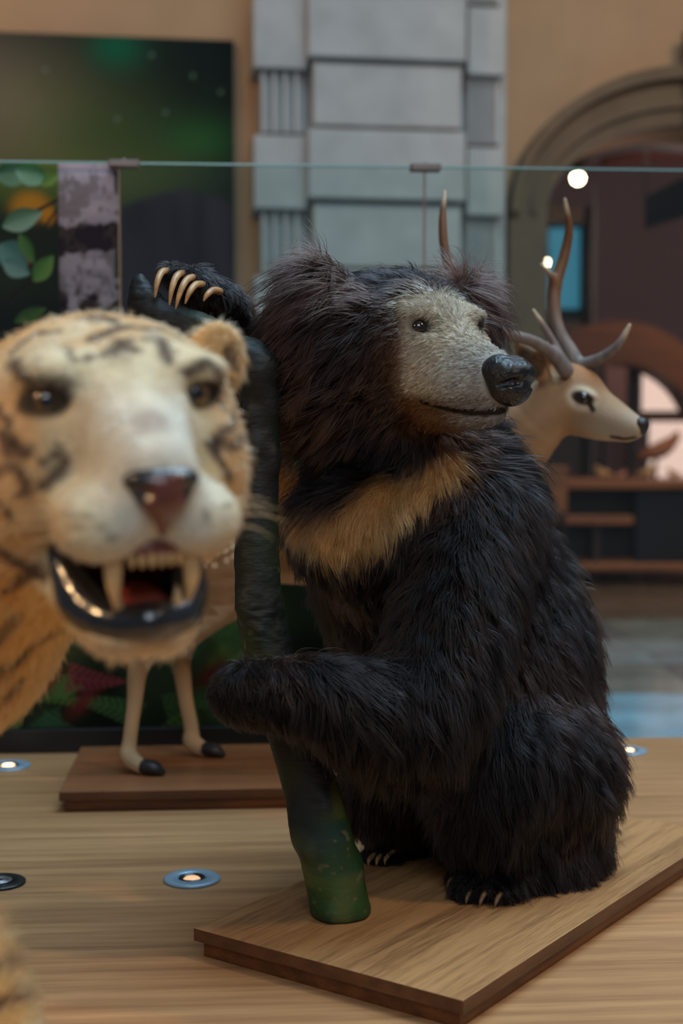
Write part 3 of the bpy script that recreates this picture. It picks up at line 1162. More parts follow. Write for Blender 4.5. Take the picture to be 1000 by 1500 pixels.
bf.ell(hb(-0.155, 0, -0.035), (0.165, 0.150, 0.128), 0.05, HR)
bf.ell(hb(-0.18, 0, -0.11), (0.13, 0.192, 0.145), 0.06, HR)
bf.ell(hb(-0.17, -0.12, -0.06), (0.10, 0.085, 0.12), 0.06, HR)
bf.ell(hb(-0.045, 0, -0.035), (0.085, 0.100, 0.075), 0.04, HR)
bf.chain([hb(-0.02, 0, -0.075), hb(0.06, 0, -0.082), hb(0.115, 0, -0.088), hb(0.132, 0, -0.090)], [0.078, 0.064, 0.050, 0.042], 0.03)
bf.chain([hb(-0.05, 0, -0.125), hb(0.04, 0, -0.138), hb(0.115, 0, -0.138), hb(0.132, 0, -0.134)], [0.062, 0.040, 0.026, 0.020], 0.012)
for s in (-1, 1):
    bf.ell(hb(0.035, s * 0.040, -0.100), (0.085, 0.030, 0.036), 0.02, HR)        # lips
    bf.ell(hb(-0.012, s * 0.056, 0.022), (0.026, 0.032, 0.013), 0.022, HR)
    bf.ell(hb(0.006, s * 0.052, -0.024), (0.020, 0.026, 0.010), 0.020, HR)       # brow
    bf.ell(hb(0.016, s * 0.060, -0.002), (0.016, 0.016, 0.011), 0.012, HR, sub=True)   # eye socket
    bf.ell(hb(-0.175, s * (0.160 if s < 0 else 0.185), 0.045), (0.034, 0.054, 0.056), 0.04, HR)        # ear
    # mouth line
    bf.chain([hb(0.030, s * 0.094, -0.128), hb(0.070, s * 0.066, -0.139), hb(0.110, s * 0.050, -0.127), hb(0.150, s * 0.034, -0.122)], [0.006, 0.0065, 0.005, 0.004], 0.008, sub=True)
bf.floor(PH + 0.001)
bV, bF = bf.mesh()
bV = relax(bV, bF, 2)
bN = vnormals(bV, bF)
bS = Snap(bV, bF)
bear_me = mesh_np('body', bV, bF)


def bear_local(P):
    return (P - HO) @ HR


def bear_face(P):
    """1 on the bare pale muzzle, 0 on the black coat"""
    q = bear_local(P)
    edge = 0.028 + 0.018 * (vnoise(P, 0.02, 8) - 0.5)
    lim = -0.030 - 0.35 * np.clip(q[:, 2] - 0.0, 0, 0.2) + 0.20 * np.clip(-q[:, 2] - 0.09, 0, 1) + 1.6 * np.clip(np.abs(q[:, 1]) - 0.075, 0, 1)
    lim = lim + 0.9 * np.clip(q[:, 2] - 0.035, 0, 1)
    near = (np.linalg.norm(q - [0.03, 0, -0.06], axis=1) < 0.20)
    return sstep(lim - edge, lim + edge * 0.7, q[:, 0]) * near


chest = bS.line([(418, 672), (432, 735), (470, 772), (530, 768), (590, 726), (650, 682)], 6)
chest_w = np.array([0.018, 0.045])


def bear_chest(P):
    d = dist_line(P, chest)
    fat = 0.030 + 0.016 * np.exp(-((P[:, 0] - px(530, 750, 2.5)[0]) / 0.10) ** 2)
    fat = fat + 0.014 * (vnoise(P, 0.03, 17) - 0.5)
    return sstep(fat * 1.25, fat * 0.75, d)


eyes_b = []
for (x, y) in ((614, 480), (698, 476)):
    p, nrm = bS(x, y)
    eyes_b.append(p)
EYE_B = np.array(eyes_b)
nose_c = hb(0.166, 0, -0.078)
mouth_b = [bS.line([(618, 588), (650, 597), (690, 604), (722, 603), (745, 600)], 6)]


def bear_col(P, r=None, hair=True):
    n = len(P)
    rnd = r.random((n, 1)) if r is not None else 0.5 * np.ones((n, 1))
    big = vnoise(P, 0.10, 41)[:, None]
    C = np.array([0.0085, 0.0072, 0.0078]) * (0.7 + 0.7 * rnd) + np.array([0.018, 0.008, 0.005]) * sstep(0.5, 0.85, big) * (0.4 + rnd)
    q = bear_local(P)
    rim = (sstep(0.165, 0.10, np.linalg.norm(q - [-0.01, 0, -0.08], axis=1)))[:, None]
    C = C + rim * np.array([0.050, 0.022, 0.010]) * (0.3 + 0.9 * rnd)
    ear = (sstep(0.075, 0.03, np.abs(np.abs(q[:, 1]) - 0.165)) * sstep(0.0, 0.05, q[:, 2]))[:, None]
    C = C + ear * np.array([0.022, 0.011, 0.008])
    m = bear_chest(P)[:, None]
    C = C * (1 - m) + (lin(158, 122, 80) * (0.7 + 0.5 * rnd)) * m
    m = bear_face(P)[:, None]
    pale = lin(186, 178, 160) * (0.35 + 1.3 * rnd)
    low = sstep(-0.105, -0.135, q[:, 2])[:, None]
    pale = pale * (1 - low) + lin(116, 88, 60) * (0.5 + 0.9 * rnd) * low
    gr = (sstep(0.02, 0.12, q[:, 0]) * sstep(0.0, -0.06, q[:, 2]))[:, None]
    pale = pale * (1 - 0.6 * gr) + 0.6 * gr * lin(158, 169, 176) * (0.35 + 1.25 * rnd)
    C = C * (1 - m) + pale * m
    edge = (4 * m * (1 - m)) ** 0.7 * (0.4 + 0.6 * sstep(0.0, -0.08, q[:, 2])[:, None])
    C = C * (1 - 0.6 * edge) + lin(104, 66, 38) * (0.5 + 0.8 * rnd) * 0.6 * edge
    d = np.min([np.linalg.norm(P - e, axis=1) for e in EYE_B], 0)
    m = sstep(0.028, 0.013, d)[:, None] * 0.9
    C = C * (1 - m) + np.array([0.05, 0.035, 0.025]) * m
    return C


C = bear_col(bV, None)
C = C * (1 - 0.25 * bear_face(bV))[:, None] * (0.75 + 0.5 * vnoise(bV, 0.006, 19))[:, None]
m = sstep(0.050, 0.042, np.linalg.norm(bV - nose_c, axis=1))[:, None]
C = C * (1 - m) + np.array([0.012, 0.012, 0.014]) * m
for L in mouth_b:
    m = sstep(0.010, 0.005, dist_line(bV, L) + 0.004 * (vnoise(bV, 0.01, 23) - 0.5))[:, None]
    C = C * (1 - m) + np.array([0.012, 0.008, 0.007]) * m
color_attr(bear_me, C)
body_b = world_child(link('body', bear_me, M_bearskin), BEAR)

FWD_B = HR[:, 0]


def bear_len(P):
    q = bear_local(P)
    face = bear_face(P)
    rr = np.linalg.norm(q - [0.02, 0, -0.07], axis=1)
    L = np.full(len(P), 0.062)
    head = sstep(0.42, 0.28, np.linalg.norm(q - [-0.12, 0, -0.05], axis=1))
    L = L + head * 0.006
    top = sstep(0.0, 0.06, q[:, 2]) * head
    L = L * (1 - top) + 0.040 * top
    side = head * sstep(0.10, 0.16, np.abs(q[:, 1]))
    L = L + side * 0.045
    L = np.minimum(L, 0.006 + 0.55 * np.clip(rr - 0.105, 0, 1) + 0.01)
    L = L * (1 - face) + 0.008 * face
    # arm short towards the paw, feet short
    paw = sstep(-0.03, -0.16, P[:, 0]) * sstep(0.78, 0.60, P[:, 2])
    L = L * (1 - paw) + 0.026 * paw
    up = sstep(px(400, 500, 2.7)[0], px(360, 500, 2.7)[0], P[:, 0]) * sstep(0.85, 0.92, P[:, 2])
    L = L * (1 - up) + 0.028 * up
    foot = sstep(0.16, 0.09, P[:, 2]) * sstep(px(790, 0, 2.5)[0], px(740, 0, 2.5)[0], P[:, 0])
    L = L * (1 - foot) + 0.026 * foot
    elb = np.exp(-np.sum(((P - px(610, 1075, 2.40)) / [0.16, 0.14, 0.09]) ** 2, axis=1))
    L = L + 0.05 * elb
    ch = bear_chest(P)
    L = L * (1 - 0.25 * ch)
    d = np.min([np.linalg.norm(P - e, axis=1) for e in EYE_B], 0)
    L = np.where(d < 0.0190, 0, np.where(d < 0.03, np.minimum(L, 0.007), L))
    L = np.where(np.linalg.norm((P - nose_c), axis=1) < 0.047, 0, L)
    for ml in mouth_b:
        L = np.where(dist_line(P, ml) < 0.0075, 0, L)
    return L


def bear_comb(P, n):
    q = bear_local(P)
    head = sstep(0.36, 0.22, np.linalg.norm(q - [-0.10, 0, -0.05], axis=1))[:, None]
    down = np.array([0.0, 0.05, -1.0])
    c = np.tile(down, (len(P), 1))
    hc = -FWD_B + np.array([0, 0, -0.55]) + (HR[:, 1] * np.clip(q[:, 1] / 0.06, -1, 1)[:, None]) * 0.5
    c = c * (1 - head) + hc * head
    arm = (sstep(0.10, 0.0, P[:, 0]) * sstep(0.80, 0.70, P[:, 2]) * sstep(0.35, 0.45, P[:, 2]) * sstep(2.52, 2.44, P[:, 1]))[:, None]
    c = c * (1 - 0.5 * arm) + np.array([0.55, 0.0, -0.6]) * 0.5 * arm
    c = c + 0.5 * (np.stack([vnoise(P, 0.07, 51), vnoise(P, 0.07, 52), vnoise(P, 0.07, 53)], 1) - 0.5)
    return c


def bear_density(P):
    toward = np.ones(len(P))
    f = bear_face(P)
    return toward * (1 - 0.97 * sstep(0.3, 0.8, f)) * np.where(P[:, 1] > 2.86, 0.35, 1.0)


fur('fur', BEAR, bV, bF, bN, 210000, bear_len, bear_comb, bear_col, M_bearhair, bear_density, K=7, radius=0.00060,
    lift=0.72, droop=0.50, clump=0.014, clumpiness=0.55, frizz=0.17, seed=3, ground=PH)
fur('face_fur', BEAR, bV, bF, bN, 120000, lambda P: np.minimum(1.6 * bear_len(P), 0.014), bear_comb, bear_col, M_facehair, lambda P: bear_face(P) + 1e-9, K=4, radius=0.00036,
    lift=0.30, droop=0.0, clump=0.004, clumpiness=0.2, frizz=0.10, seed=9)

for e in EYE_B:
    ball_eye('eye', e - (e - np.array([0, 0, CAM_H])) / np.linalg.norm(e) * 0.000 + HR @ np.array([-0.003, 0, 0]), 0.0150, HR[:, 0], BEAR)
# nose pad
nf = Field(nose_c - 0.07, nose_c + 0.07, 0.002)
for s in (-1, 1):
    nf.ell(hb(0.154, s * 0.015, -0.072), (0.034, 0.029, 0.028), 0.010, HR)
    nf.ell(hb(0.172, s * 0.020, -0.084), (0.022, 0.020, 0.018), 0.008, HR)
nf.ell(hb(0.160, 0, -0.090), (0.032, 0.036, 0.034), 0.012, HR)
nf.ell(hb(0.170, 0, -0.098), (0.027, 0.036, 0.030), 0.012, HR)
nf.ell(hb(0.182, 0, -0.070), (0.018, 0.036, 0.016), 0.010, HR)
for s in (-1, 1):
    nf.chain([hb(0.197, s * 0.010, -0.086), hb(0.193, s * 0.024, -0.089), hb(0.178, s * 0.041, -0.094)], [0.0065, 0.0070, 0.004], 0.005, sub=True)
nf.chain([hb(0.205, 0, -0.088), hb(0.203, 0, -0.12)], [0.003, 0.003], 0.004, sub=True)
V, F_ = nf.mesh()
nose = world_child(link('nose', mesh_np('nose', relax(V, F_, 1), F_), M_bearnose), BEAR)
nose['label'] = 'wet black nose with a cracked bluish top'


def claw(name, pts, r, root, mat, seg=10):
    o = link(name, tube(name, pts, [r, r * 0.95, r * 0.75, r * 0.22], seg, 5), mat)
    return world_child(o, root)


for (x, y), (tx, ty) in zip(toes_up, ((227, 436), (248, 447), (257, 453), (271, 445), (298, 441))):
    claw('claw', [px(x + 5, y + 4, 2.545), px(x * 0.75 + tx * 0.25 - 3, y * 0.75 + ty * 0.25 - 4, 2.505), px(x * 0.4 + tx * 0.6 - 4, y * 0.4 + ty * 0.6 - 3, 2.480), px(tx, ty, 2.475)], 0.0066, BEAR, M_claw)
for (x, y) in toes_near:
    q = pxz(x, y, PH)
    claw('claw', [q + [0.006, 0.012, 0.022], q + [-0.004, -0.004, 0.022], q + [-0.011, -0.014, 0.013], q + [-0.014, -0.018, 0.004]], 0.0052, BEAR, M_clawdark)
for k in range(3):
    q = px(548 + 12 * k, 1256 + 3 * k, 2.70) + [0, 0, 0.006 + 0.005 * k]
    claw('claw', [q + [0.012, 0.01, 0.006], q, q + [-0.010, -0.014, -0.006], q + [-0.012, -0.02, -0.016]], 0.0055, BEAR, M_claw)
for i, dy in enumerate((-26, -9, 8, 25)):
    claw('claw', [px(352, 1016 + dy, 2.40), px(354, 1018 + dy, 2.425), px(360, 1021 + dy, 2.45), px(368, 1026 + dy, 2.455)], 0.005, BEAR, M_clawdark)

# ---- painted tree stem
TREE = empty('painted_tree_stem', pxz(503, 1352, PH), 0, 'green and black painted tree stem with a bent top branch held by the bear', 'tree stem')
tpts = [(503, 1362, 2.415, 45), (490, 1290, 2.42, 44), (462, 1180, 2.425, 41), (432, 1080, 2.43, 39), (398, 980, 2.445, 37), (380, 880, 2.455, 35),
        (376, 780, 2.465, 32), (380, 680, 2.475, 29), (382, 590, 2.48, 27), (374, 528, 2.485, 30)]
M_tree, nt, b = new_mat('painted_bark')
a = nt.nodes.new('ShaderNodeAttribute'); a.attribute_name = 'col'
nt.links.new(a.outputs['Color'], b.inputs['Base Color'])
b.inputs['Roughness'].default_value = 0.55
b.inputs['Specular IOR Level'].default_value = 0.35
tc = nt.nodes.new('ShaderNodeTexCoord'); nz = nt.nodes.new('ShaderNodeTexNoise'); nz.inputs['Scale'].default_value = 60; nz.inputs['Detail'].default_value = 8
bp = nt.nodes.new('ShaderNodeBump'); bp.inputs['Strength'].default_value = 0.35; bp.inputs['Distance'].default_value = 0.006
mp = nt.nodes.new('ShaderNodeMapping'); mp.inputs['Scale'].default_value = (0.7, 0.7, 1.8)
nt.links.new(tc.outputs['Object'], mp.inputs[0]); nt.links.new(mp.outputs[0], nz.inputs['Vector'])
nt.links.new(nz.outputs['Fac'], bp.inputs['Height']); nt.links.new(bp.outputs[0], b.inputs['Normal'])
tf = Field([px(180, 1370, 2.5)[0] - 0.02, 2.30, 0.03], [px(560, 1370, 2.5)[0] + 0.03, 2.66, 1.20], 0.0042)
tf.chain([px(x, y, d) for x, y, d, r in tpts], [rp(r, d) for x, y, d, r in tpts], 0.01, n=6)
tf.chain([px(374, 545, 2.485), px(344, 522, 2.495), px(294, 488, 2.51), px(246, 470, 2.52), px(212, 446, 2.525)], [0.036, 0.036, 0.035, 0.032, 0.027], 0.03, n=6)
tf.chain([px(212, 442, 2.525), px(206, 424, 2.525), px(205, 408, 2.525)], [0.027, 0.020, 0.009], 0.012)
tf.ell(px(380, 545, 2.46), (0.030, 0.030, 0.036), 0.02)
r3 = np.random.default_rng(11)
for k in range(26):                                             # knots and swellings
    i = r3.integers(0, len(tpts) - 1); t = r3.random()
    A = np.array(tpts[i]) * (1 - t) + np.array(tpts[i + 1]) * t
    th = r3.uniform(0, 2 * math.pi)
    c = px(A[0], A[1], A[2]) + rp(A[3], A[2]) * 0.82 * np.array([math.cos(th), math.sin(th), 0])
    tf.ell(c, (0.012, 0.012, r3.uniform(0.012, 0.03)), 0.02)
tf.floor(PH + 0.001)
V, F_ = tf.mesh()
V = relax(V, F_, 1)
N_ = vnormals(V, F_)
rough = (vnoise(V * [1, 1, 1.1], 0.020, 61) - 0.5) + 0.6 * (vnoise(V * [1, 1, 2.2], 0.010, 62) - 0.5)
band = np.exp(-((V[:, 2] - px(380, 900, 2.45)[2]) / 0.09) ** 2) + 0.35 + sstep(0.98, 1.03, V[:, 2])
V = V + N_ * (rough * 0.0034 * band)[:, None]
me = mesh_np('stem', V, F_)
g1 = vnoise(V, 0.10, 63); g2 = vnoise(V, 0.06, 64); g3 = vnoise(V * [1, 1, 2.0], 0.02, 65)
lowz = sstep(0.62, 0.15, V[:, 2])[:, None]
C = np.tile(np.array([0.0065, 0.0085, 0.0095]), (len(V), 1)) * (0.6 + 0.8 * g3)[:, None]
m = (sstep(0.38, 0.75, g1)[:, None]) * (0.25 + 0.75 * lowz)
C = C * (1 - m) + np.array([0.030, 0.075, 0.018]) * m
m = sstep(0.60, 0.85, g2)[:, None] * lowz * 0.8
C = C * (1 - m) + np.array([0.11, 0.13, 0.030]) * m
m = sstep(0.62, 0.80, vnoise(V, 0.07, 66))[:, None] * 0.7
C = C * (1 - m) + np.array([0.006, 0.028, 0.034]) * m
m = (sstep(0.80, 0.86, vnoise(V * [1, 1, 2], 0.012, 67)) * sstep(0.55, 0.75, g1))[:, None] * 0.8
C = C * (1 - m) + np.array([0.16, 0.13, 0.05]) * m
color_attr(me, C)
stem = world_child(link('stem', me, M_tree), TREE)
# ================================================================ the tiger
M_tigerskin = mat_attr('tiger_coat', 0.8, bump=0.35, scale=150, spec=0.2)
M_tigerhair = mat_hair('tiger_hair', 0.5, 0.7)
M_gum = mat_plain('pink_gum', lin(116, 60, 52), 0.3, noise=0.2, scale=60, coat=0.3)
M_tongue = mat_plain('red_brown_mouth', lin(140, 58, 46), 0.35, noise=0.25, scale=40, coat=0.3)
M_lip = mat_plain('glossy_black_lip', (0.010, 0.011, 0.014), 0.16, noise=0.2, scale=40, bump=0.35, spec=0.8, coat=0.5)
M_tooth = mat_plain('ivory_tooth', lin(214, 172, 118), 0.3, noise=0.15, scale=80, coat=0.3)
M_irised = mat_attr('glass_eye', 0.05, spec=0.7, coat=0.8)
M_whisker = mat_plain('pale_whisker', lin(210, 180, 130), 0.5)

TO = px(179, 584, 1.50)
TYAW = math.radians(22)
TR = frame(TYAW, math.radians(-3))
_roll = Matrix.Rotation(math.radians(2.0), 3, Vector(TR[:, 0]))
TR = np.array(_roll) @ TR


def ht(f, l, u):
    return TO + TR @ np.array([f, l, u])


TIGER = empty('tiger', (-0.75, 1.85, 0.0), 0, 'faded mounted tiger snarling with open jaws at the front of the platform', 'tiger')
tg = Field([-1.95, 1.05, -0.004], [0.02, 3.0, 1.08], 0.0055)
# skull
tg.ell(ht(-0.085, 0, -0.005), (0.120, 0.136, 0.090), 0.05, TR)
tg.ell(ht(-0.02, 0, -0.03), (0.080, 0.085, 0.075), 0.04, TR)
tg.ell(ht(-0.125, 0, -0.06), (0.11, 0.135, 0.13), 0.05, TR)
for s in (-1, 1):
    tg.ell(ht(-0.03, s * 0.088, -0.075), (0.075, 0.052, 0.080), 0.04, TR)       # cheek bones
    tg.ell(ht(-0.115, s * 0.108, -0.105), (0.075, 0.050, 0.090), 0.04, TR)      # ruff
    tg.ell(ht(0.012, s * 0.072, 0.030), (0.035, 0.040, 0.020), 0.025, TR)       # brow
    tg.ell(ht(0.088, s * 0.046, -0.118), (0.062, 0.050, 0.040), 0.030, TR)      # whisker pads
    tg.ell(ht(0.045, s * 0.084, -0.002), (0.022, 0.026, 0.015), 0.014, TR, sub=True)
    tg.ell(ht(-0.135, s * 0.146, 0.040), (0.022, 0.036, 0.042), 0.02, TR)       # ear
    tg.ell(ht(-0.112, s * 0.148, 0.046), (0.018, 0.022, 0.026), 0.012, TR, sub=True)
tg.chain([ht(0.0, 0, -0.012), ht(0.075, 0, -0.040), ht(0.125, 0, -0.066)], [0.058, 0.050, 0.042], 0.035)
# lower jaw, open mouth
for s in (-1, 1):
    tg.chain([ht(-0.07, s * 0.062, -0.160), ht(-0.01, s * 0.045, -0.208), ht(0.06, s * 0.026, -0.234)], [0.045, 0.032, 0.026], 0.03)
tg.ell(ht(0.030, 0, -0.234), (0.052, 0.056, 0.024), 0.03, TR)
tg.ell(ht(-0.085, 0, -0.165), (0.065, 0.075, 0.060), 0.03, TR)
tg.ell(ht(0.062, 0.0, -0.184), (0.095, 0.048, 0.034), 0.012, TR, sub=True)
tg.ell(ht(0.010, 0.0, -0.178), (0.060, 0.044, 0.026), 0.012, TR, sub=True)
tg.ell(ht(0.058, 0.0, -0.216), (0.060, 0.030, 0.016), 0.010, TR, sub=True)
# neck, chest, trunk
tg.chain([ht(-0.15, 0, -0.07), px(-20, 790, 1.76), px(-150, 890, 1.90), (-0.86, 2.05, 0.70)], [0.125, 0.155, 0.175, 0.21], 0.06)
tg.chain([(-0.78, 1.98, 0.70), (-1.05, 2.22, 0.72), (-1.40, 2.55, 0.70), (-1.62, 2.74, 0.72)], [0.21, 0.22, 0.20, 0.18], 0.06)
tg.ell(px(-100, 950, 1.80), (0.135, 0.15, 0.12), 0.06)
# legs: shoulder to paw
tg.chain([px(-190, 960, 1.72), px(-170, 1130, 1.64), px(-112, 1330, 1.56), px(-20, 1480, 1.50), px(30, 1640, 1.46), (-0.28, 1.42, 0.045)], [0.105, 0.085, 0.066, 0.052, 0.048, 0.050], 0.05)
tg.ell((-0.265, 1.37, 0.032), (0.058, 0.075, 0.034), 0.025)
tg.chain([(-0.98, 2.16, 0.64), (-1.02, 2.05, 0.42), (-1.00, 2.02, 0.22), (-0.98, 1.96, 0.05)], [0.11, 0.075, 0.055, 0.05], 0.05)
tg.ell((-0.965, 1.90, 0.032), (0.06, 0.078, 0.034), 0.025)
for (dx, dy) in ((0.10, -0.10), (-0.10, 0.10)):
    tg.chain([(-1.58 + dx, 2.70 + dy, 0.66), (-1.50 + dx, 2.62 + dy, 0.44), (-1.66 + dx, 2.80 + dy, 0.27), (-1.62 + dx, 2.74 + dy, 0.05)], [0.14, 0.09, 0.055, 0.048], 0.05)
    tg.ell((-1.58 + dx, 2.69 + dy, 0.032), (0.06, 0.078, 0.034), 0.025)
tg.chain([(-1.70, 2.82, 0.72), (-1.82, 2.90, 0.52), (-1.88, 2.93, 0.30)], [0.05, 0.035, 0.028], 0.04)
tg.floor(0.001)
tV, tF = tg.mesh()
tV = relax(tV, tF, 2)
tN = vnormals(tV, tF)
tS = Snap(tV, tF)
tiger_me = mesh_np('body', tV, tF)

stripes = []


def st(pts, w):
    L = tS.line(pts, 5)
    if len(L):
        stripes.append((L, w * 1.45 / FPX * (1.5 if w > 3 else 0.8)))


for pts, w in (
    ([(20, 530), (34, 553), (60, 560), (96, 568)], 9), ([(22, 512), (45, 492), (80, 486)], 6), ([(98, 514), (112, 528), (126, 524)], 6),
    ([(136, 498), (160, 486), (186, 478)], 7), ([(122, 466), (146, 462), (168, 472)], 6), ([(239, 500), (240, 526)], 7), ([(196, 480), (240, 484), (262, 494)], 5),
    ([(8, 500), (30, 488)], 5), ([(150, 520), (176, 510), (200, 512)], 5), ([(170, 500), (188, 500)], 6),
    ([(276, 546), (300, 530), (322, 548), (334, 578)], 6), ([(316, 562), (340, 592), (340, 624), (316, 640)], 7), ([(306, 584), (318, 584), (330, 596)], 5),
    ([(338, 560), (356, 592), (358, 630)], 5), ([(312, 646), (340, 652), (356, 640)], 6), ([(306, 652), (322, 676), (336, 700)], 5), ([(330, 512), (346, 540)], 5),
    ([(-4, 634), (14, 656), (44, 662)], 7), ([(-4, 690), (20, 682), (38, 706)], 7), ([(98, 672), (78, 698), (46, 720)], 6), ([(90, 656), (60, 676)], 4),
    ([(-4, 600), (12, 618), (20, 640)], 6), ([(20, 730), (40, 716)], 4), ([(0, 740), (14, 756)], 6),
    ([(0, 806), (26, 824), (66, 842)], 9), ([(6, 868), (30, 850), (56, 834)], 6), ([(26, 966), (62, 936), (96, 914)], 6), ([(-4, 940), (24, 902)], 7),
    ([(-6, 986), (20, 974), (44, 954)], 7), ([(-4, 1030), (14, 1016), (30, 1000)], 6), ([(0, 1470), (22, 1462), (40, 1452)], 8), ([(-8, 1420), (10, 1412), (20, 1402)], 7),
    ([(92, 752), (130, 756), (168, 752)], 2), ([(100, 768), (140, 774), (176, 772)], 2), ([(104, 784), (140, 790), (172, 788)], 2), ([(300, 748), (322, 744), (342, 738)], 2), ([(300, 762), (324, 760), (344, 754)], 2)):
    st(pts, w)
EYE_T = []
for (x, y) in ((70, 588), (287, 577)):
    EYE_T.append(tS(x, y)[0])
EYE_T = np.array(EYE_T)
patch = tS(222, 616)[0]


def tiger_col(P, r=None):
    n = len(P)
    rnd = r.random((n, 1)) if r is not None else 0.5 * np.ones((n, 1))
    q = (P - TO) @ TR
    tan = lin(204, 150, 84) * (0.85 + 0.3 * rnd)
    cream = lin(214, 200, 164) * (0.9 + 0.2 * rnd)
    white = lin(212, 206, 188) * (0.9 + 0.2 * rnd)
    C = tan.copy() if len(tan) == n else np.tile(tan, (n, 1))
    head = sstep(-0.12, -0.02, q[:, 0])[:, None]
    C = C * (1 - head) + cream * head
    cheek = (sstep(0.078, 0.105, np.abs(q[:, 1])) * sstep(0.05, 0.0, q[:, 2]))[:, None]
    C = C * (1 - 0.75 * cheek) + lin(206, 150, 90) * 0.75 * cheek
    mid = (sstep(0.085, 0.03, np.abs(q[:, 1])) * sstep(0.04, -0.02, q[:, 2]) * sstep(-0.05, 0.02, q[:, 0]))[:, None]
    C = C * (1 - mid) + white * mid
    top = (sstep(0.035, 0.075, q[:, 2]) * sstep(0.35, 0.6, vnoise(P, 0.028, 71)))[:, None]
    C = C * (1 - 0.7 * top) + lin(188, 140, 84) * 0.7 * top
    chin = (sstep(-0.19, -0.23, q[:, 2]) * sstep(-0.2, -0.1, q[:, 0]))[:, None]
    C = C * (1 - 0.6 * chin) + lin(206, 160, 96) * 0.6 * chin
    earm = (sstep(0.115, 0.135, np.abs(q[:, 1])) * sstep(0.0, 0.03, q[:, 2]))[:, None]
    C = C * (1 - 0.7 * earm) + lin(206, 176, 128) * 0.7 * earm
    blot = (sstep(0.50, 0.72, vnoise(P, 0.035, 77)) * sstep(-0.16, -0.06, q[:, 0]))[:, None]
    C = C * (1 - 0.35 * blot) + lin(176, 138, 92) * 0.35 * blot
    spots = sstep(0.70, 0.80, vnoise(P, 0.022, 72))[:, None] * sstep(0.02, 0.06, q[:, 2])[:, None]
    C = C * (1 - 0.6 * spots) + lin(96, 72, 58) * 0.6 * spots
    d = np.linalg.norm(P - patch, axis=1)
    m = sstep(0.026, 0.010, d)[:, None] * 0.55
    C = C * (1 - m) + lin(130, 104, 96) * m
    C = C * (0.82 + 0.22 * vnoise(P, 0.008, 78) + 0.14 * vnoise(P * [1, 1, 0.4], 0.004, 79))[:, None]
    dark = lin(58, 42, 36)
    for L, w in stripes:
        dd = dist_line(P, L) + 0.009 * (vnoise(P, 0.011, 73) - 0.5)
        m = sstep(w * 1.7, w * 0.25, dd)[:, None] * (0.90 if w > 0.003 else 0.5)
        C = C * (1 - m) + dark * m
    # stripes of the trunk and legs, out of the photograph's frame
    far = sstep(-0.60, -0.72, P[:, 0]) * sstep(1.85, 2.0, P[:, 1])
    ph = (P[:, 0] - P[:, 1]) * 26 + 3.0 * vnoise(P, 0.12, 74) + 1.5 * vnoise(P, 0.05, 75)
    m = (sstep(0.45, 0.75, np.sin(ph)) * far)[:, None] * 0.85
    C = C * (1 - m) + dark * m
    d = np.min([np.linalg.norm((P - e) @ TR * [1, 0.52, 1.35], axis=1) for e in EYE_T], 0)
    m = sstep(0.028, 0.018, d)[:, None] * 0.92
    C = C * (1 - m) + np.array([0.014, 0.010, 0.009]) * m
    # inside of the mouth
    inm = sstep(1.12, 1.0, np.linalg.norm((q - [0.020, 0, -0.190]) / [0.130, 0.058, 0.046], axis=1))[:, None]
    C = C * (1 - inm) + lin(64, 22, 20) * inm
    return C


color_attr(tiger_me, tiger_col(tV))
world_child(link('body', tiger_me, M_tigerskin), TIGER)


def tiger_len(P):
    q = (P - TO) @ TR
    L = np.full(len(P), 0.022)
    headm = sstep(-0.16, -0.05, q[:, 0])
    L = L * (1 - headm) + 0.010 * headm
    chin = sstep(-0.235, -0.27, q[:, 2]) * headm
    L = L + 0.012 * chin
    ruff = sstep(0.11, 0.15, np.abs(q[:, 1])) * sstep(0.02, -0.05, q[:, 2])
    L = L + 0.012 * ruff
    d = np.min([np.linalg.norm(P - e, axis=1) for e in EYE_T], 0)
    L = np.where(d < 0.026, 0, L)
    L = np.where(np.linalg.norm((q - [0.035, 0, -0.192]) / [0.13, 0.070, 0.056], axis=1) < 1.0, 0, L)
    L = np.where(np.linalg.norm(q - [0.155, 0, -0.085], axis=1) < 0.040, 0, L)
    return L


def tiger_comb(P, n):
    q = (P - TO) @ TR
    h = sstep(-0.25, -0.12, q[:, 0])[:, None]
    back = -TR[:, 0] + np.array([0, 0, -0.5])
    return back * h + np.array([-0.35, 0.1, -0.9]) * (1 - h)


fur('fur', TIGER, tV, tF, tN, 110000, tiger_len, tiger_comb, tiger_col, M_tigerhair,
    lambda P: np.where(P[:, 0] > -0.62, 1.0, 0.08), K=5, radius=0.00060, lift=0.5, droop=0.25, clump=0.007, clumpiness=0.3, frizz=0.18, seed=5)

cam_p = np.array([0, 0, CAM_H])
for e in EYE_T:
    g = 0.6 * TR[:, 0] + 0.4 * (cam_p - e) / np.linalg.norm(cam_p - e)
    ball_eye('eye', e - TR[:, 0] * 0.0095, 0.0175, g, TIGER, iris=lin(104, 70, 26), pupil=0.42, mat=M_irised)


def sculpt(name, root, mat, lo, hi, vox, fn, it=1, col=None):
    f_ = Field(lo, hi, vox)
    fn(f_)
    V, F_ = f_.mesh()
    V = relax(V, F_, it)
    me = mesh_np(name, V, F_)
    if col is not None:
        color_attr(me, col(V))
    return world_child(link(name, me, mat), root)


nc = ht(0.150, 0, -0.085)


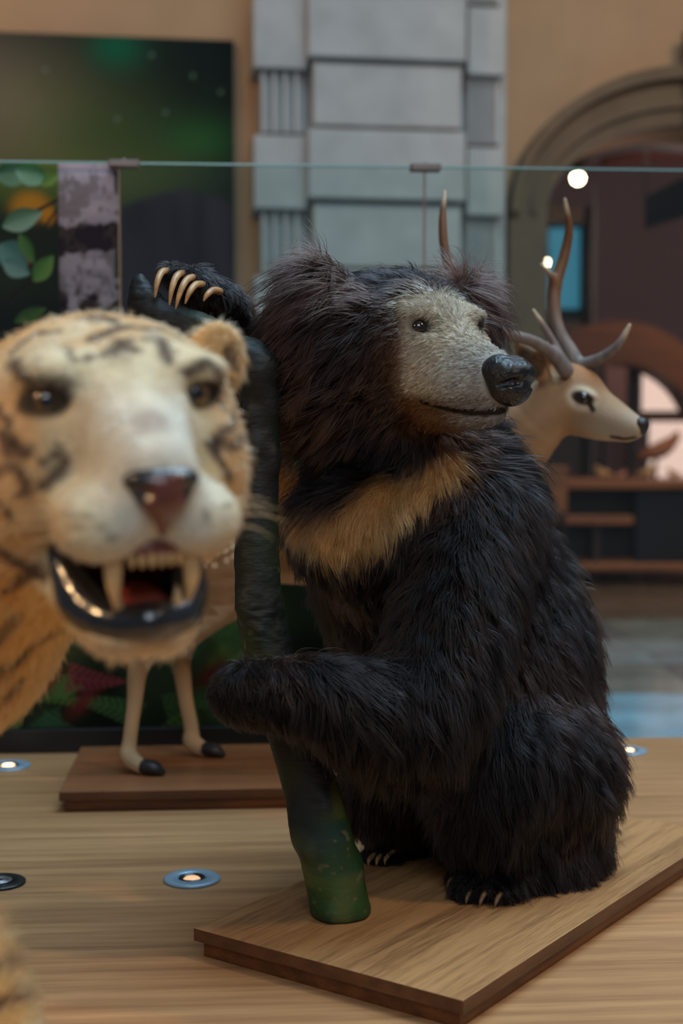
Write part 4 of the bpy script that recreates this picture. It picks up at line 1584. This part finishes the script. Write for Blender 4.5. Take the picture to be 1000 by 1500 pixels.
def t_nose(f_):
    f_.ell(ht(0.150, 0, -0.072), (0.024, 0.038, 0.016), 0.012, TR)
    f_.ell(ht(0.154, 0, -0.088), (0.022, 0.026, 0.020), 0.014, TR)
    f_.chain([ht(0.156, 0, -0.090), ht(0.152, 0, -0.122)], [0.015, 0.006], 0.012)
    for s in (-1, 1):
        f_.ell(ht(0.174, s * 0.023, -0.082), (0.012, 0.010, 0.007), 0.006, TR, sub=True)


def t_nose_col(V):
    q = (V - TO) @ TR
    C = np.tile(lin(104, 52, 40), (len(V), 1))
    m = sstep(0.014, 0.024, np.abs(q[:, 1]) + 0.25 * (q[:, 2] + 0.085))[:, None]
    C = C * (1 - m) + np.array([0.014, 0.012, 0.014]) * m
    m = sstep(-0.072, -0.062, q[:, 2])[:, None]
    return C * (1 - m) + np.array([0.016, 0.015, 0.018]) * m


nz_ = sculpt('nose', TIGER, mat_attr('wet_tiger_nose', 0.22, bump=0.3, scale=120, spec=0.7, coat=0.4), nc - 0.07, nc + 0.07, 0.0025, t_nose, 1, t_nose_col)
nz_['label'] = 'brown nose with glossy black nostrils'


def t_lip(f_):
    for s in (-1, 1):
        f_.chain([ht(-0.015, s * 0.074, -0.146), ht(0.000, s * 0.066, -0.176), ht(0.024, s * 0.054, -0.207), ht(0.070, s * 0.036, -0.222), ht(0.094, 0, -0.221)], [0.009, 0.017, 0.025, 0.020, 0.018], 0.012)
        f_.ell(ht(0.016, s * 0.060, -0.206), (0.026, 0.015, 0.026), 0.012, TR)
        f_.ell(ht(0.040, s * 0.046, -0.224), (0.018, 0.014, 0.016), 0.012, TR)


sculpt('lip', TIGER, M_lip, ht(0.03, 0, -0.2) - 0.15, ht(0.03, 0, -0.2) + 0.15, 0.003, t_lip)
sculpt('tongue', TIGER, M_tongue, ht(0.03, 0, -0.2) - 0.13, ht(0.03, 0, -0.2) + 0.13, 0.003,
       lambda f_: (f_.ell(ht(0.020, 0, -0.212), (0.070, 0.032, 0.019), 0.01, TR), f_.ell(ht(0.060, 0, -0.214), (0.035, 0.030, 0.012), 0.01, TR), f_.chain([ht(0.04, 0, -0.188), ht(0.09, 0, -0.191)], [0.003, 0.003], 0.014, sub=True)))
GUM = sculpt('gum', TIGER, M_gum, ht(0.08, 0, -0.15) - 0.1, ht(0.08, 0, -0.15) + 0.1, 0.003,
       lambda f_: f_.chain([ht(0.06, -0.042, -0.148), ht(0.108, -0.032, -0.145), ht(0.122, 0, -0.142), ht(0.108, 0.032, -0.145), ht(0.06, 0.042, -0.148)], [0.008, 0.008, 0.008, 0.008, 0.008], 0.01))


def tooth(pts, r, root=None):
    o = link('tooth', tube('tooth', pts, [r, r * 0.92, r * 0.65, r * 0.2], 10, 4), M_tooth)
    world_child(o, TIGER)
    if root is not None:                                      # upper teeth belong to the gum
        o.parent = root
        o.matrix_parent_inverse = Matrix.Identity(4)
    return o


for s in (-1, 1):
    tooth([ht(0.104, s * 0.038, -0.146), ht(0.108, s * 0.040, -0.165), ht(0.106, s * 0.039, -0.185), ht(0.100, s * 0.037, -0.203)], 0.0100, GUM)
    tooth([ht(0.076, s * 0.028, -0.226), ht(0.082, s * 0.030, -0.212), ht(0.085, s * 0.031, -0.200), ht(0.083, s * 0.031, -0.188)], 0.0075)
for k in range(6):
    l = (k - 2.5) * 0.0095
    tooth([ht(0.124 - abs(l) * 0.25, l, -0.146), ht(0.126 - abs(l) * 0.25, l, -0.152), ht(0.126 - abs(l) * 0.25, l, -0.158), ht(0.124 - abs(l) * 0.25, l, -0.162)], 0.0042, GUM)
for s in (-1, 1):
    for k in range(5):
        b0 = ht(0.105 - 0.008 * (k % 3), s * (0.082 + 0.002 * (k % 2)), -0.105 - 0.008 * (k % 4))
        ln = 0.055 + 0.015 * (k % 3)
        d_ = TR @ np.array([-0.35, s * 1.0, -0.10 - 0.10 * (k - 3)])
        d_ /= np.linalg.norm(d_)
        w_ = link('whisker', tube('whisker', [b0, b0 + d_ * ln * 0.5, b0 + d_ * ln + [0, 0, -0.012]], [0.0008, 0.0006, 0.0002], 5, 3), M_whisker)
        world_child(w_, TIGER)

# ================================================================ the spotted deer
M_deerskin = mat_attr('deer_coat', 0.7, bump=0.25, scale=180, spec=0.25)
M_antler = mat_attr('antler_bone', 0.5, bump=0.4, scale=60, stretch=(1, 1, 0.3))
M_hoof = mat_plain('dark_hoof', (0.025, 0.022, 0.022), 0.4)
DEER = empty('spotted_deer', pxz(470, 1120, PH) , 0, 'fawn spotted stag with forked antlers standing behind the bear', 'deer')
df = Field([px(190, 0, 3.5)[0] - 0.08, 3.12, 0.04], [px(960, 0, 3.3)[0], 3.80, 1.10], 0.005)
df.chain([px(262, 735, 3.52), px(330, 745, 3.52), px(450, 760, 3.52), px(580, 755, 3.52), px(680, 730, 3.50)], [rp(88, 3.5), rp(100, 3.5), rp(98, 3.5), rp(100, 3.5), rp(86, 3.5)], 0.06)
df.chain([px(660, 715, 3.50), px(730, 670, 3.48), px(788, 612, 3.44), px(812, 590, 3.42)], [rp(80, 3.5), rp(60, 3.5), rp(46, 3.5), rp(40, 3.4)], 0.04)
hind = [([(300, 770, 3.44, 82), (312, 862, 3.42, 46), (258, 925, 3.42, 25), (207, 968, 3.43, 17), (197, 1030, 3.43, 11.5), (190, 1085, 3.43, 11), (189, 1108, 3.42, 13.5), (208, 1124, 3.405, 11)]),
        ([(340, 770, 3.60, 80), (350, 850, 3.60, 46), (310, 900, 3.60, 25), (268, 945, 3.61, 17), (270, 1010, 3.61, 11.5), (280, 1066, 3.61, 11), (281, 1086, 3.60, 13.5), (298, 1098, 3.59, 11)])]
fore = [([(690, 780, 3.42, 56), (700, 880, 3.42, 28), (700, 960, 3.42, 17), (700, 1090, 3.42, 12), (702, 1112, 3.42, 14), (722, 1126, 3.41, 12)]),
        ([(672, 780, 3.58, 56), (660, 880, 3.60, 28), (655, 960, 3.60, 17), (655, 1070, 3.60, 12), (657, 1090, 3.60, 14), (676, 1100, 3.59, 12)])]
for L in hind + fore:
    chain_px(df, L, 0.035)
DYAW = math.radians(58)
DR = frame(DYAW, math.radians(-18))
DO = px(853, 583, 3.36)                                        # near eye


def hd(f, l, u):
    return DO + DR @ np.array([f, l, u])


df.ell(hd(-0.055, 0.045, 0.0), (0.085, 0.058, 0.070), 0.03, DR)
df.chain([hd(-0.03, 0.045, -0.015), hd(0.05, 0.045, -0.022), hd(0.105, 0.045, -0.028), hd(0.130, 0.045, -0.030)], [0.062, 0.045, 0.032, 0.026], 0.025)
df.chain([hd(-0.06, 0.045, -0.05), hd(0.04, 0.045, -0.062), hd(0.115, 0.045, -0.052)], [0.050, 0.028, 0.018], 0.02)
df.ell(hd(0.008, 0.0, 0.012), (0.026, 0.012, 0.010), 0.012, DR)
df.ell(hd(0.008, 0.09, 0.012), (0.026, 0.012, 0.010), 0.012, DR)
for s, base, tip in ((0, (800, 556), (757, 500)), (1, (815, 548), (800, 488))):
    dd = 3.33 if s == 0 else 3.52
    df.chain([px(base[0], base[1], 3.38 + 0.1 * s), px((base[0] + tip[0]) / 2, (base[1] + tip[1]) / 2, (3.38 + dd) / 2), px(tip[0], tip[1], dd)], [0.016, 0.030, 0.008], 0.012)
df.chain([px(232, 690, 3.52), px(206, 740, 3.52), px(204, 800, 3.52)], [0.035, 0.026, 0.014], 0.02)
df.floor(PH + 0.001)
V, F_ = df.mesh()
V = relax(V, F_, 2)
N_ = vnormals(V, F_)
deer_me = mesh_np('body', V, F_)
dS = Snap(V, F_)
q = (V - DO) @ DR
fawn, pale = lin(162, 130, 98), lin(204, 186, 158)
C = np.tile(fawn, (len(V), 1)) * (0.85 + 0.3 * vnoise(V, 0.03, 81))[:, None]
zb = px(400, 838, 3.5)[2]
below = (sstep(zb + 0.02, zb - 0.02, V[:, 2]) * sstep(0.35, 0.55, -N_[:, 2]))[:, None]
C = C * (1 - below) + pale * below
legs = sstep(px(200, 960, 3.4)[2], px(200, 1070, 3.4)[2], V[:, 2])[:, None]
C = C * (1 - legs * 0.7) + lin(206, 176, 136) * legs * 0.7
throat = (sstep(0.0, 0.5, N_[:, 0] - N_[:, 2] * 0.8 - 0.2) * sstep(0.60, 0.70, V[:, 2]) * sstep(-0.08, -0.16, q[:, 0]) * sstep(0.20, 0.28, V[:, 0]))[:, None]
C = C * (1 - 0.7 * throat) + lin(206, 188, 160) * 0.7 * throat
muz = (sstep(-0.02, 0.08, q[:, 0]) * sstep(0.02, -0.02, q[:, 2]))[:, None] * (q[:, 0] > -0.2)[:, None]
hd_near = (np.linalg.norm(q - [0.03, 0.045, -0.02], axis=1) < 0.22)[:, None]
C = np.where(hd_near, C * (1 - 0.7 * muz) + lin(190, 178, 158) * 0.7 * muz, C)
eye_d, _ = dS(853, 583)
dd = np.linalg.norm((V - eye_d) @ DR * [0.8, 1, 1.0], axis=1)
m = sstep(0.040, 0.022, dd)[:, None] * 0.65
C = C * (1 - m) + lin(220, 206, 180) * m
m = sstep(0.022, 0.015, np.linalg.norm((V - eye_d) @ DR * [0.62, 1, 1.2], axis=1))[:, None]
C = C * (1 - m) + np.array([0.02, 0.014, 0.01]) * m
L = dS.line([(862, 590), (868, 600)], 4)
m = sstep(0.009, 0.004, dist_line(V, L))[:, None]
C = C * (1 - m) + np.array([0.02, 0.014, 0.01]) * m
L = dS.line([(896, 640), (914, 643), (930, 641)], 4)
m = sstep(0.007, 0.003, dist_line(V, L))[:, None]
C = C * (1 - m) + np.array([0.02, 0.014, 0.01]) * m
crown = (sstep(0.02, 0.06, q[:, 2]) * hd_near[:, 0])[:, None]
C = C * (1 - 0.6 * crown) + lin(164, 104, 54) * 0.6 * crown
earin = np.zeros((len(V), 1))
for (x, y) in ((772, 535), (778, 548), (768, 522), (786, 544), (780, 530), (790, 536)):
    p, _ = dS(x, y)
    if p is not None:
        earin = np.maximum(earin, sstep(0.028, 0.010, np.linalg.norm(V - p, axis=1))[:, None] * (V[:, 1] < 3.42)[:, None])
C = C * (1 - 0.85 * earin) + lin(52, 38, 30) * 0.85 * earin
# white spots on flanks and back
r4 = np.random.default_rng(4)
cand = np.where((V[:, 2] > zb + 0.02) & (V[:, 2] < 1.0) & (V[:, 0] < px(730, 700, 3.5)[0]) & (N_[:, 2] > -0.5))[0]
cen = []
for i in r4.permutation(cand):
    if len(cen) > 190:
        break
    if all(np.sum((V[i] - c) ** 2) > 0.045 ** 2 for c in cen):
        cen.append(V[i])
for (x, y) in ((293, 806), (305, 816), (318, 808), (330, 806), (314, 828), (332, 820), (298, 828), (340, 800), (324, 796), (308, 798), (288, 790), (342, 815)):
    p, _ = dS(x, y)
    if p is not None:
        cen.append(p)
ms = np.zeros(len(V))
for c in cen:
    ms = np.maximum(ms, sstep(0.0105, 0.0065, np.linalg.norm(V - c, axis=1)))
C = C * (1 - 0.85 * ms[:, None]) + lin(232, 214, 184) * 0.85 * ms[:, None]
color_attr(deer_me, C)
world_child(link('body', deer_me, M_deerskin), DEER)
ball_eye('eye', eye_d + DR @ np.array([0, 0.006, 0]), 0.0155, -DR[:, 1], DEER)
ball_eye('eye', hd(0.008, 0.092, 0.0), 0.0155, DR[:, 1], DEER)
dn = hd(0.148, 0.045, -0.022)
sculpt('nose', DEER, M_hoof, dn - 0.05, dn + 0.05, 0.003, lambda f_: (f_.ell(hd(0.142, 0.045, -0.018), (0.018, 0.022, 0.016), 0.01, DR), f_.ell(hd(0.147, 0.045, -0.032), (0.013, 0.016, 0.012), 0.01, DR)))
for k, L in enumerate(hind + fore):
    x, y, d_, _ = L[-1]
    p = px(x, y, d_)
    tip = np.array([p[0] + 0.056, p[1] - 0.014, PH + 0.005])
    for s in (-1, 1):
        world_child(link('hoof', tube('hoof', [p + [0.0, 0.006 * s, 0.004], np.array([p[0] * 0.45 + tip[0] * 0.55, p[1] * 0.45 + tip[1] * 0.55 + 0.009 * s, PH + 0.017]), tip + [0, 0.009 * s, 0]], [0.016, 0.0155, 0.003], 12, 4), M_hoof), DEER)
    pin_x = p[0] - 0.012
    world_child(link('mounting_pin', tube('mounting_pin', [(pin_x, p[1], PH + 0.001), (pin_x, p[1], p[2] * 0.5 + PH * 0.5), (pin_x, p[1], p[2])], [0.006, 0.005, 0.005], 8, 2), M_black), DEER)


def antler(items, tines, label):
    f_ = Field(np.min([px(x, y, d) for x, y, d, r in items] + [px(x, y, d) for T in tines for x, y, d, r in T], 0) - 0.04,
               np.max([px(x, y, d) for x, y, d, r in items] + [px(x, y, d) for T in tines for x, y, d, r in T], 0) + 0.04, 0.0035)
    for L in [items] + tines:
        f_.chain([px(x, y, d) for x, y, d, r in L], [rp(r * 0.86, d) for x, y, d, r in L], 0.008, n=6)
    V, F_ = f_.mesh()
    V = relax(V, F_, 1)
    me = mesh_np('antler', V, F_)
    tips = [px(*L[-1][:3]) for L in [items] + tines]
    d = np.min([np.linalg.norm(V - t, axis=1) for t in tips], 0)
    C = lin(122, 112, 108) * (0.75 + 0.5 * vnoise(V * [2, 2, 0.7], 0.02, 91))[:, None]
    up = sstep(1.05, 1.25, V[:, 2])[:, None]
    C = C * (1 - up) + lin(112, 74, 46) * up
    m = sstep(0.05, 0.01, d)[:, None]
    C = C * (1 - m) + lin(196, 176, 150) * m
    color_attr(me, C)
    o = world_child(link('antler', me, M_antler), DEER)


antler([(850, 542, 3.42, 15), (838, 520, 3.43, 13), (816, 478, 3.45, 11), (812, 425, 3.47, 11), (826, 375, 3.48, 9), (833, 335, 3.47, 7), (827, 292, 3.45, 3)],
       [[(850, 536, 3.42, 12), (880, 524, 3.38, 9), (906, 504, 3.35, 7), (922, 476, 3.34, 3.5)], [(814, 420, 3.47, 8), (806, 402, 3.46, 5), (792, 386, 3.45, 2)]], None)
antler([(828, 542, 3.36, 14), (810, 520, 3.34, 12), (780, 500, 3.30, 10), (740, 488, 3.27, 10), (700, 460, 3.24, 9), (668, 420, 3.23, 9), (652, 370, 3.23, 8), (648, 325, 3.24, 7), (651, 280, 3.26, 3)],
       [[(826, 536, 3.36, 10), (812, 505, 3.35, 7), (796, 478, 3.35, 6), (781, 454, 3.35, 2.5)], [(690, 448, 3.24, 7), (676, 440, 3.26, 4), (668, 428, 3.28, 2)]], None)
# ================================================================ the gallery beyond the arch
M_screen = mat_plain('blue_screen', lin(30, 60, 74), 0.3, emit=lin(58, 132, 158), strength=0.38)
M_bulb = mat_plain('lamp_bulb', (1, 0.9, 0.7), 0.3, emit=(1.0, 0.80, 0.50), strength=22.0)
M_panelglow = mat_plain('backlit_panel', lin(220, 190, 180), 0.5, emit=lin(236, 196, 184), strength=0.58)
M_pale = mat_plain('pale_specimen', lin(196, 148, 96), 0.7, noise=0.3, scale=30)
M_pale2 = mat_plain('buff_specimen', lin(186, 128, 96), 0.7, noise=0.3, scale=30)


def thing_box(name, rects, label, cat, base):
    """things built of boxes given as (part, x0, y0, x1, y1, depth, thickness, material)"""
    r = empty(name, base, 0, label, cat)
    for (pn, x0, y0, x1, y1, d, th, m) in rects:
        world_child(link(pn, at_box(pn, x0, y0, x1, y1, d, th, m), m), r)
    return r


# doorway with a lit blue screen
thing_box('screen_booth', [('side_panel', 792, 300, 801, 930, 12.6, 0.35, M_darkwood), ('side_panel', 854, 300, 874, 930, 12.6, 0.35, M_darkwood),
                           ('top_panel', 801, 300, 854, 328, 12.6, 0.35, M_darkwood), ('back_panel', 801, 328, 854, 930, 12.85, 0.10, M_darkwood),
                           ('front_panel', 801, 470, 854, 930, 12.62, 0.06, M_darkwood),
                           ('screen', 803, 334, 850, 452, 12.72, 0.05, M_screen)], 'dark wooden booth with a glowing blue screen beyond the arch', 'booth', px(833, 905, 12.7) * [1, 1, 0] + [0, 0, FLOOR_Z])
# slim grey post beside it
o = link('pale_post', at_box('pale_post', 864, 268, 872, 836, 12.53, 0.05, M_stone), mat_plain('pale_post', lin(120, 116, 122), 0.6))
tag(o, 'slim pale grey post beside the screen booth', 'post')
# hanging dark sign, turned
sg = empty('hanging_sign', px(985, 300, 11.2), 0, 'dark slanted sign board hanging in the room beyond the arch', 'sign')
a_, b_, c_, d_ = px(944, 288, 11.0), px(1040, 240, 10.4), px(1040, 305, 10.4), px(944, 334, 11.0)
bm = bmesh.new()
vs = [bm.verts.new(p) for p in (a_, b_, c_, d_)] + [bm.verts.new(p + [0.03, 0.09, 0]) for p in (a_, b_, c_, d_)]
for f in ((0, 1, 2, 3), (7, 6, 5, 4), (0, 4, 5, 1), (1, 5, 6, 2), (2, 6, 7, 3), (3, 7, 4, 0)):
    bm.faces.new([vs[i] for i in f])
world_child(link('board', bm_done('board', bm), mat_plain('sign_black', lin(36, 36, 34), 0.5)), sg)
for p in (a_, b_):
    world_child(link('rod', tube('rod', [p + [0.015, 0.045, 0], p + [0.015, 0.045, 1.0], p + [0.015, 0.045, 4.28 - p[2]]], [0.008] * 3, 6, 2), M_black), sg)
# pale vaulted cornice
cn = empty('lit_cornice', px(935, 215, 12.4), 0, 'pale curved cornice catching light under the arch', 'cornice')
world_child(link('moulding', tube('moulding', [px(858, 232, 12.6), px(884, 216, 12.5), px(920, 206, 12.4), px(965, 204, 12.3), px(1040, 210, 12.2)], [0.05, 0.08, 0.10, 0.11, 0.11], 10, 6), mat_plain('pale_moulding', lin(92, 94, 98), 0.8)), cn)
world_child(link('frieze', tube('frieze', [px(880, 238, 12.7), px(930, 226, 12.6), px(985, 224, 12.5), px(1040, 228, 12.4)], [0.04, 0.06, 0.06, 0.06], 8, 6), mat_plain('red_frieze', lin(80, 48, 44), 0.8)), cn)


# bowed timber canopy over a counter
def arc_px(cx, cy, rx, ry, t0, t1, n):
    return [(cx + rx * math.cos(t), cy - ry * math.sin(t)) for t in np.linspace(t0, t1, n)]


can = empty('timber_canopy', px(930, 830, 12.0) * [1, 1, 0] + [0, 0, FLOOR_Z], 0, 'bowed orange-brown timber canopy on a dark post beyond the stag', 'canopy')
top = arc_px(905, 620, 150, 150, math.radians(142), math.radians(18), 22)
bot = arc_px(905, 640, 118, 108, math.radians(128), math.radians(16), 22)
bm = bmesh.new()
d0, d1 = 11.95, 12.5
A = [[bm.verts.new(px(x, y, d0)) for x, y in L] for L in (top, bot)]
B = [[bm.verts.new(px(x, y, d0) + [0, d1 - d0, 0]) for x, y in L] for L in (top, bot)]
for i in range(21):
    bm.faces.new((A[0][i], A[0][i + 1], A[1][i + 1], A[1][i]))
    bm.faces.new((B[1][i], B[1][i + 1], B[0][i + 1], B[0][i]))
    bm.faces.new((B[0][i], B[0][i + 1], A[0][i + 1], A[0][i]))
    bm.faces.new((A[1][i], A[1][i + 1], B[1][i + 1], B[1][i]))
for i in (0, 21):
    bm.faces.new((A[0][i], A[1][i], B[1][i], B[0][i]))
world_child(link('hood', bm_done('hood', bm), mat_wood('umber_wood', (0.20, 0.065, 0.016), (0.09, 0.03, 0.01), 2.0)), can)
world_child(link('post', at_box('post', 919, 520, 937, 835, 12.44, 0.06, M_darkwood), M_darkwood), can)
world_child(link('rail', at_box('rail', 905, 604, 1040, 614, 12.40, 0.04, M_redwood), M_redwood), can)
# glowing panels behind it
for (x0, y0, x1, y1, lab) in ((940, 540, 1045, 602, 'pinkish backlit panel above the timber rail'), (950, 618, 1045, 706, 'pinkish backlit panel below the timber rail'), (884, 520, 918, 700, 'dim mauve wall panel left of the dark canopy post')):
    p = empty('backlit_panel', px((x0 + x1) / 2, y1, 13.2), 0, lab, 'panel')
    world_child(link('frame', at_box('frame', x0 - 5, y0 - 5, x1 + 5, 831 if y0 > 610 or x0 < 900 else y1 + 5, 13.24, 0.08, M_darkwood), M_darkwood), p)
    world_child(link('diffuser', at_box('diffuser', x0, y0, x1, y1, 13.2, 0.03, M_panelglow), M_panelglow if x0 > 900 else mat_plain('mauve_panel', lin(150, 112, 108), 0.7)), p)
# counter
thing_box('display_counter', [('worktop', 826, 703, 1060, 716, 11.8, 0.6, M_redwood), ('front_panel', 930, 716, 1060, 832, 11.9, 0.05, M_black),
                              ('back_panel', 826, 716, 930, 832, 12.33, 0.05, M_darkwood), ('shelf', 812, 756, 928, 768, 11.85, 0.5, M_redwood),
                              ('divider', 868, 768, 880, 832, 11.95, 0.4, M_darkwood), ('kick_board', 812, 826, 1060, 836, 11.8, 0.6, M_redwood)],
          'long brown display counter with an orange shelf beyond the bear', 'counter', px(930, 836, 12.0) * [1, 1, 0] + [0, 0, FLOOR_Z])
thing_box('wooden_crate', [('body', 797, 690, 831, 752, 11.3, 0.25, M_redwood), ('lid', 795, 684, 833, 690, 11.28, 0.29, M_redwood), ('leg', 799, 752, 806, 868, 11.3, 0.2, M_darkwood), ('leg', 822, 752, 829, 868, 11.3, 0.2, M_darkwood)],
          'orange wooden cabinet on legs below the stag throat', 'cabinet', px(814, 836, 11.4) * [1, 1, 0] + [0, 0, FLOOR_Z])


def specimen(x, y, h, m, label, flip=1):
    """small bird-like mount standing on the counter"""
    b0 = px(x, y, 11.95)
    s = h * 11.95 / FPX
    r = empty('small_bird_mount', b0, 0, label, 'bird', 'small mounts on the far counter')
    def fn(f_):
        f_.ell(b0 + np.array([0, 0, 0.45 * s]), (0.42 * s, 0.26 * s, 0.30 * s), 0.08 * s)
        f_.ell(b0 + np.array([0.34 * s * flip, 0, 0.80 * s]), (0.18 * s, 0.16 * s, 0.18 * s), 0.10 * s)
        f_.chain([b0 + np.array([-0.3 * s * flip, 0, 0.45 * s]), b0 + np.array([-0.75 * s * flip, 0, 0.30 * s])], [0.14 * s, 0.07 * s], 0.08 * s)
        f_.chain([b0 + np.array([0.48 * s * flip, 0, 0.80 * s]), b0 + np.array([0.68 * s * flip, 0, 0.76 * s])], [0.06 * s, 0.02 * s], 0.04 * s)
    sculpt('body', r, m, b0 - [1.1 * s, 0.5 * s, 0.1 * s], b0 + [1.1 * s, 0.5 * s, 1.2 * s], 0.05 * s, fn)
    for dy in (-0.1, 0.1):
        world_child(link('leg', tube('leg', [b0 + [0, dy * s, 0.001], b0 + [0, dy * s, 0.1 * s], b0 + [0, dy * s, 0.25 * s]], [0.03 * s] * 3, 6, 2), M_darkwood), r)


specimen(882, 703, 22, M_pale, 'round buff bird mount on the counter near the crate', -1)
specimen(910, 703, 15, M_pale2, 'small pinkish bird mount beside the round buff one', 1)
specimen(948, 703, 24, M_pale, 'tall pale bird mount in front of the backlit panel', 1)
specimen(986, 703, 18, M_pale, 'yellowish bird mount at the far end of the counter', -1)
# curved brown animal mount on the rail
dk = empty('perched_dark_mount', px(960, 690, 12.0), 0, 'dark brown long-tailed mount perched above the counter', 'mount')
world_child(link('body', tube('body', [px(935, 668, 12.0), px(952, 664, 12.0), px(972, 656, 12.0), px(988, 642, 12.0), px(992, 632, 12.0)], [0.02, 0.06, 0.07, 0.04, 0.02], 12, 5), M_redwood), dk)
world_child(link('stand', tube('stand', [px(958, 700.5, 12.0), px(960, 680, 12.0), px(962, 664, 12.0)], [0.02, 0.014, 0.014], 8, 3), M_darkwood), dk)
# lamps
for (x, y, d, r, lab) in ((846, 261, 11.6, 0.046, 'bright round ceiling spotlight glowing under the arch'), (797, 384, 12.4, 0.034, 'small glowing spotlight beside the blue screen')):
    lp = empty('ceiling_spotlight', px(x, y, d), 0, lab, 'spotlight', 'glowing spotlights beyond the arch')
    c = px(x, y, d)
    bm = bmesh.new()
    bmesh.ops.create_uvsphere(bm, u_segments=20, v_segments=14, radius=r)
    bmesh.ops.transform(bm, matrix=Matrix.Translation(Vector(c)), verts=bm.verts)
    world_child(link('bulb', bm_done('bulb', bm, smooth=True), M_bulb), lp)
    can_ = link('housing', lathe('housing', [(r * 1.15, 0.0), (r * 1.25, r * 0.3), (r * 1.2, r * 2.6), (0, r * 2.8)], 20), M_black)
    can_.location = c + np.array([0, r * 0.4, r * 0.5])
    world_child(can_, lp)
    world_child(link('rod', tube('rod', [c + [0, r * 0.4, r * 3.2], c + [0, r * 0.4, 0.5], c + [0, r * 0.4, 4.29 - c[2]]], [0.008] * 3, 6, 2), M_black), lp)
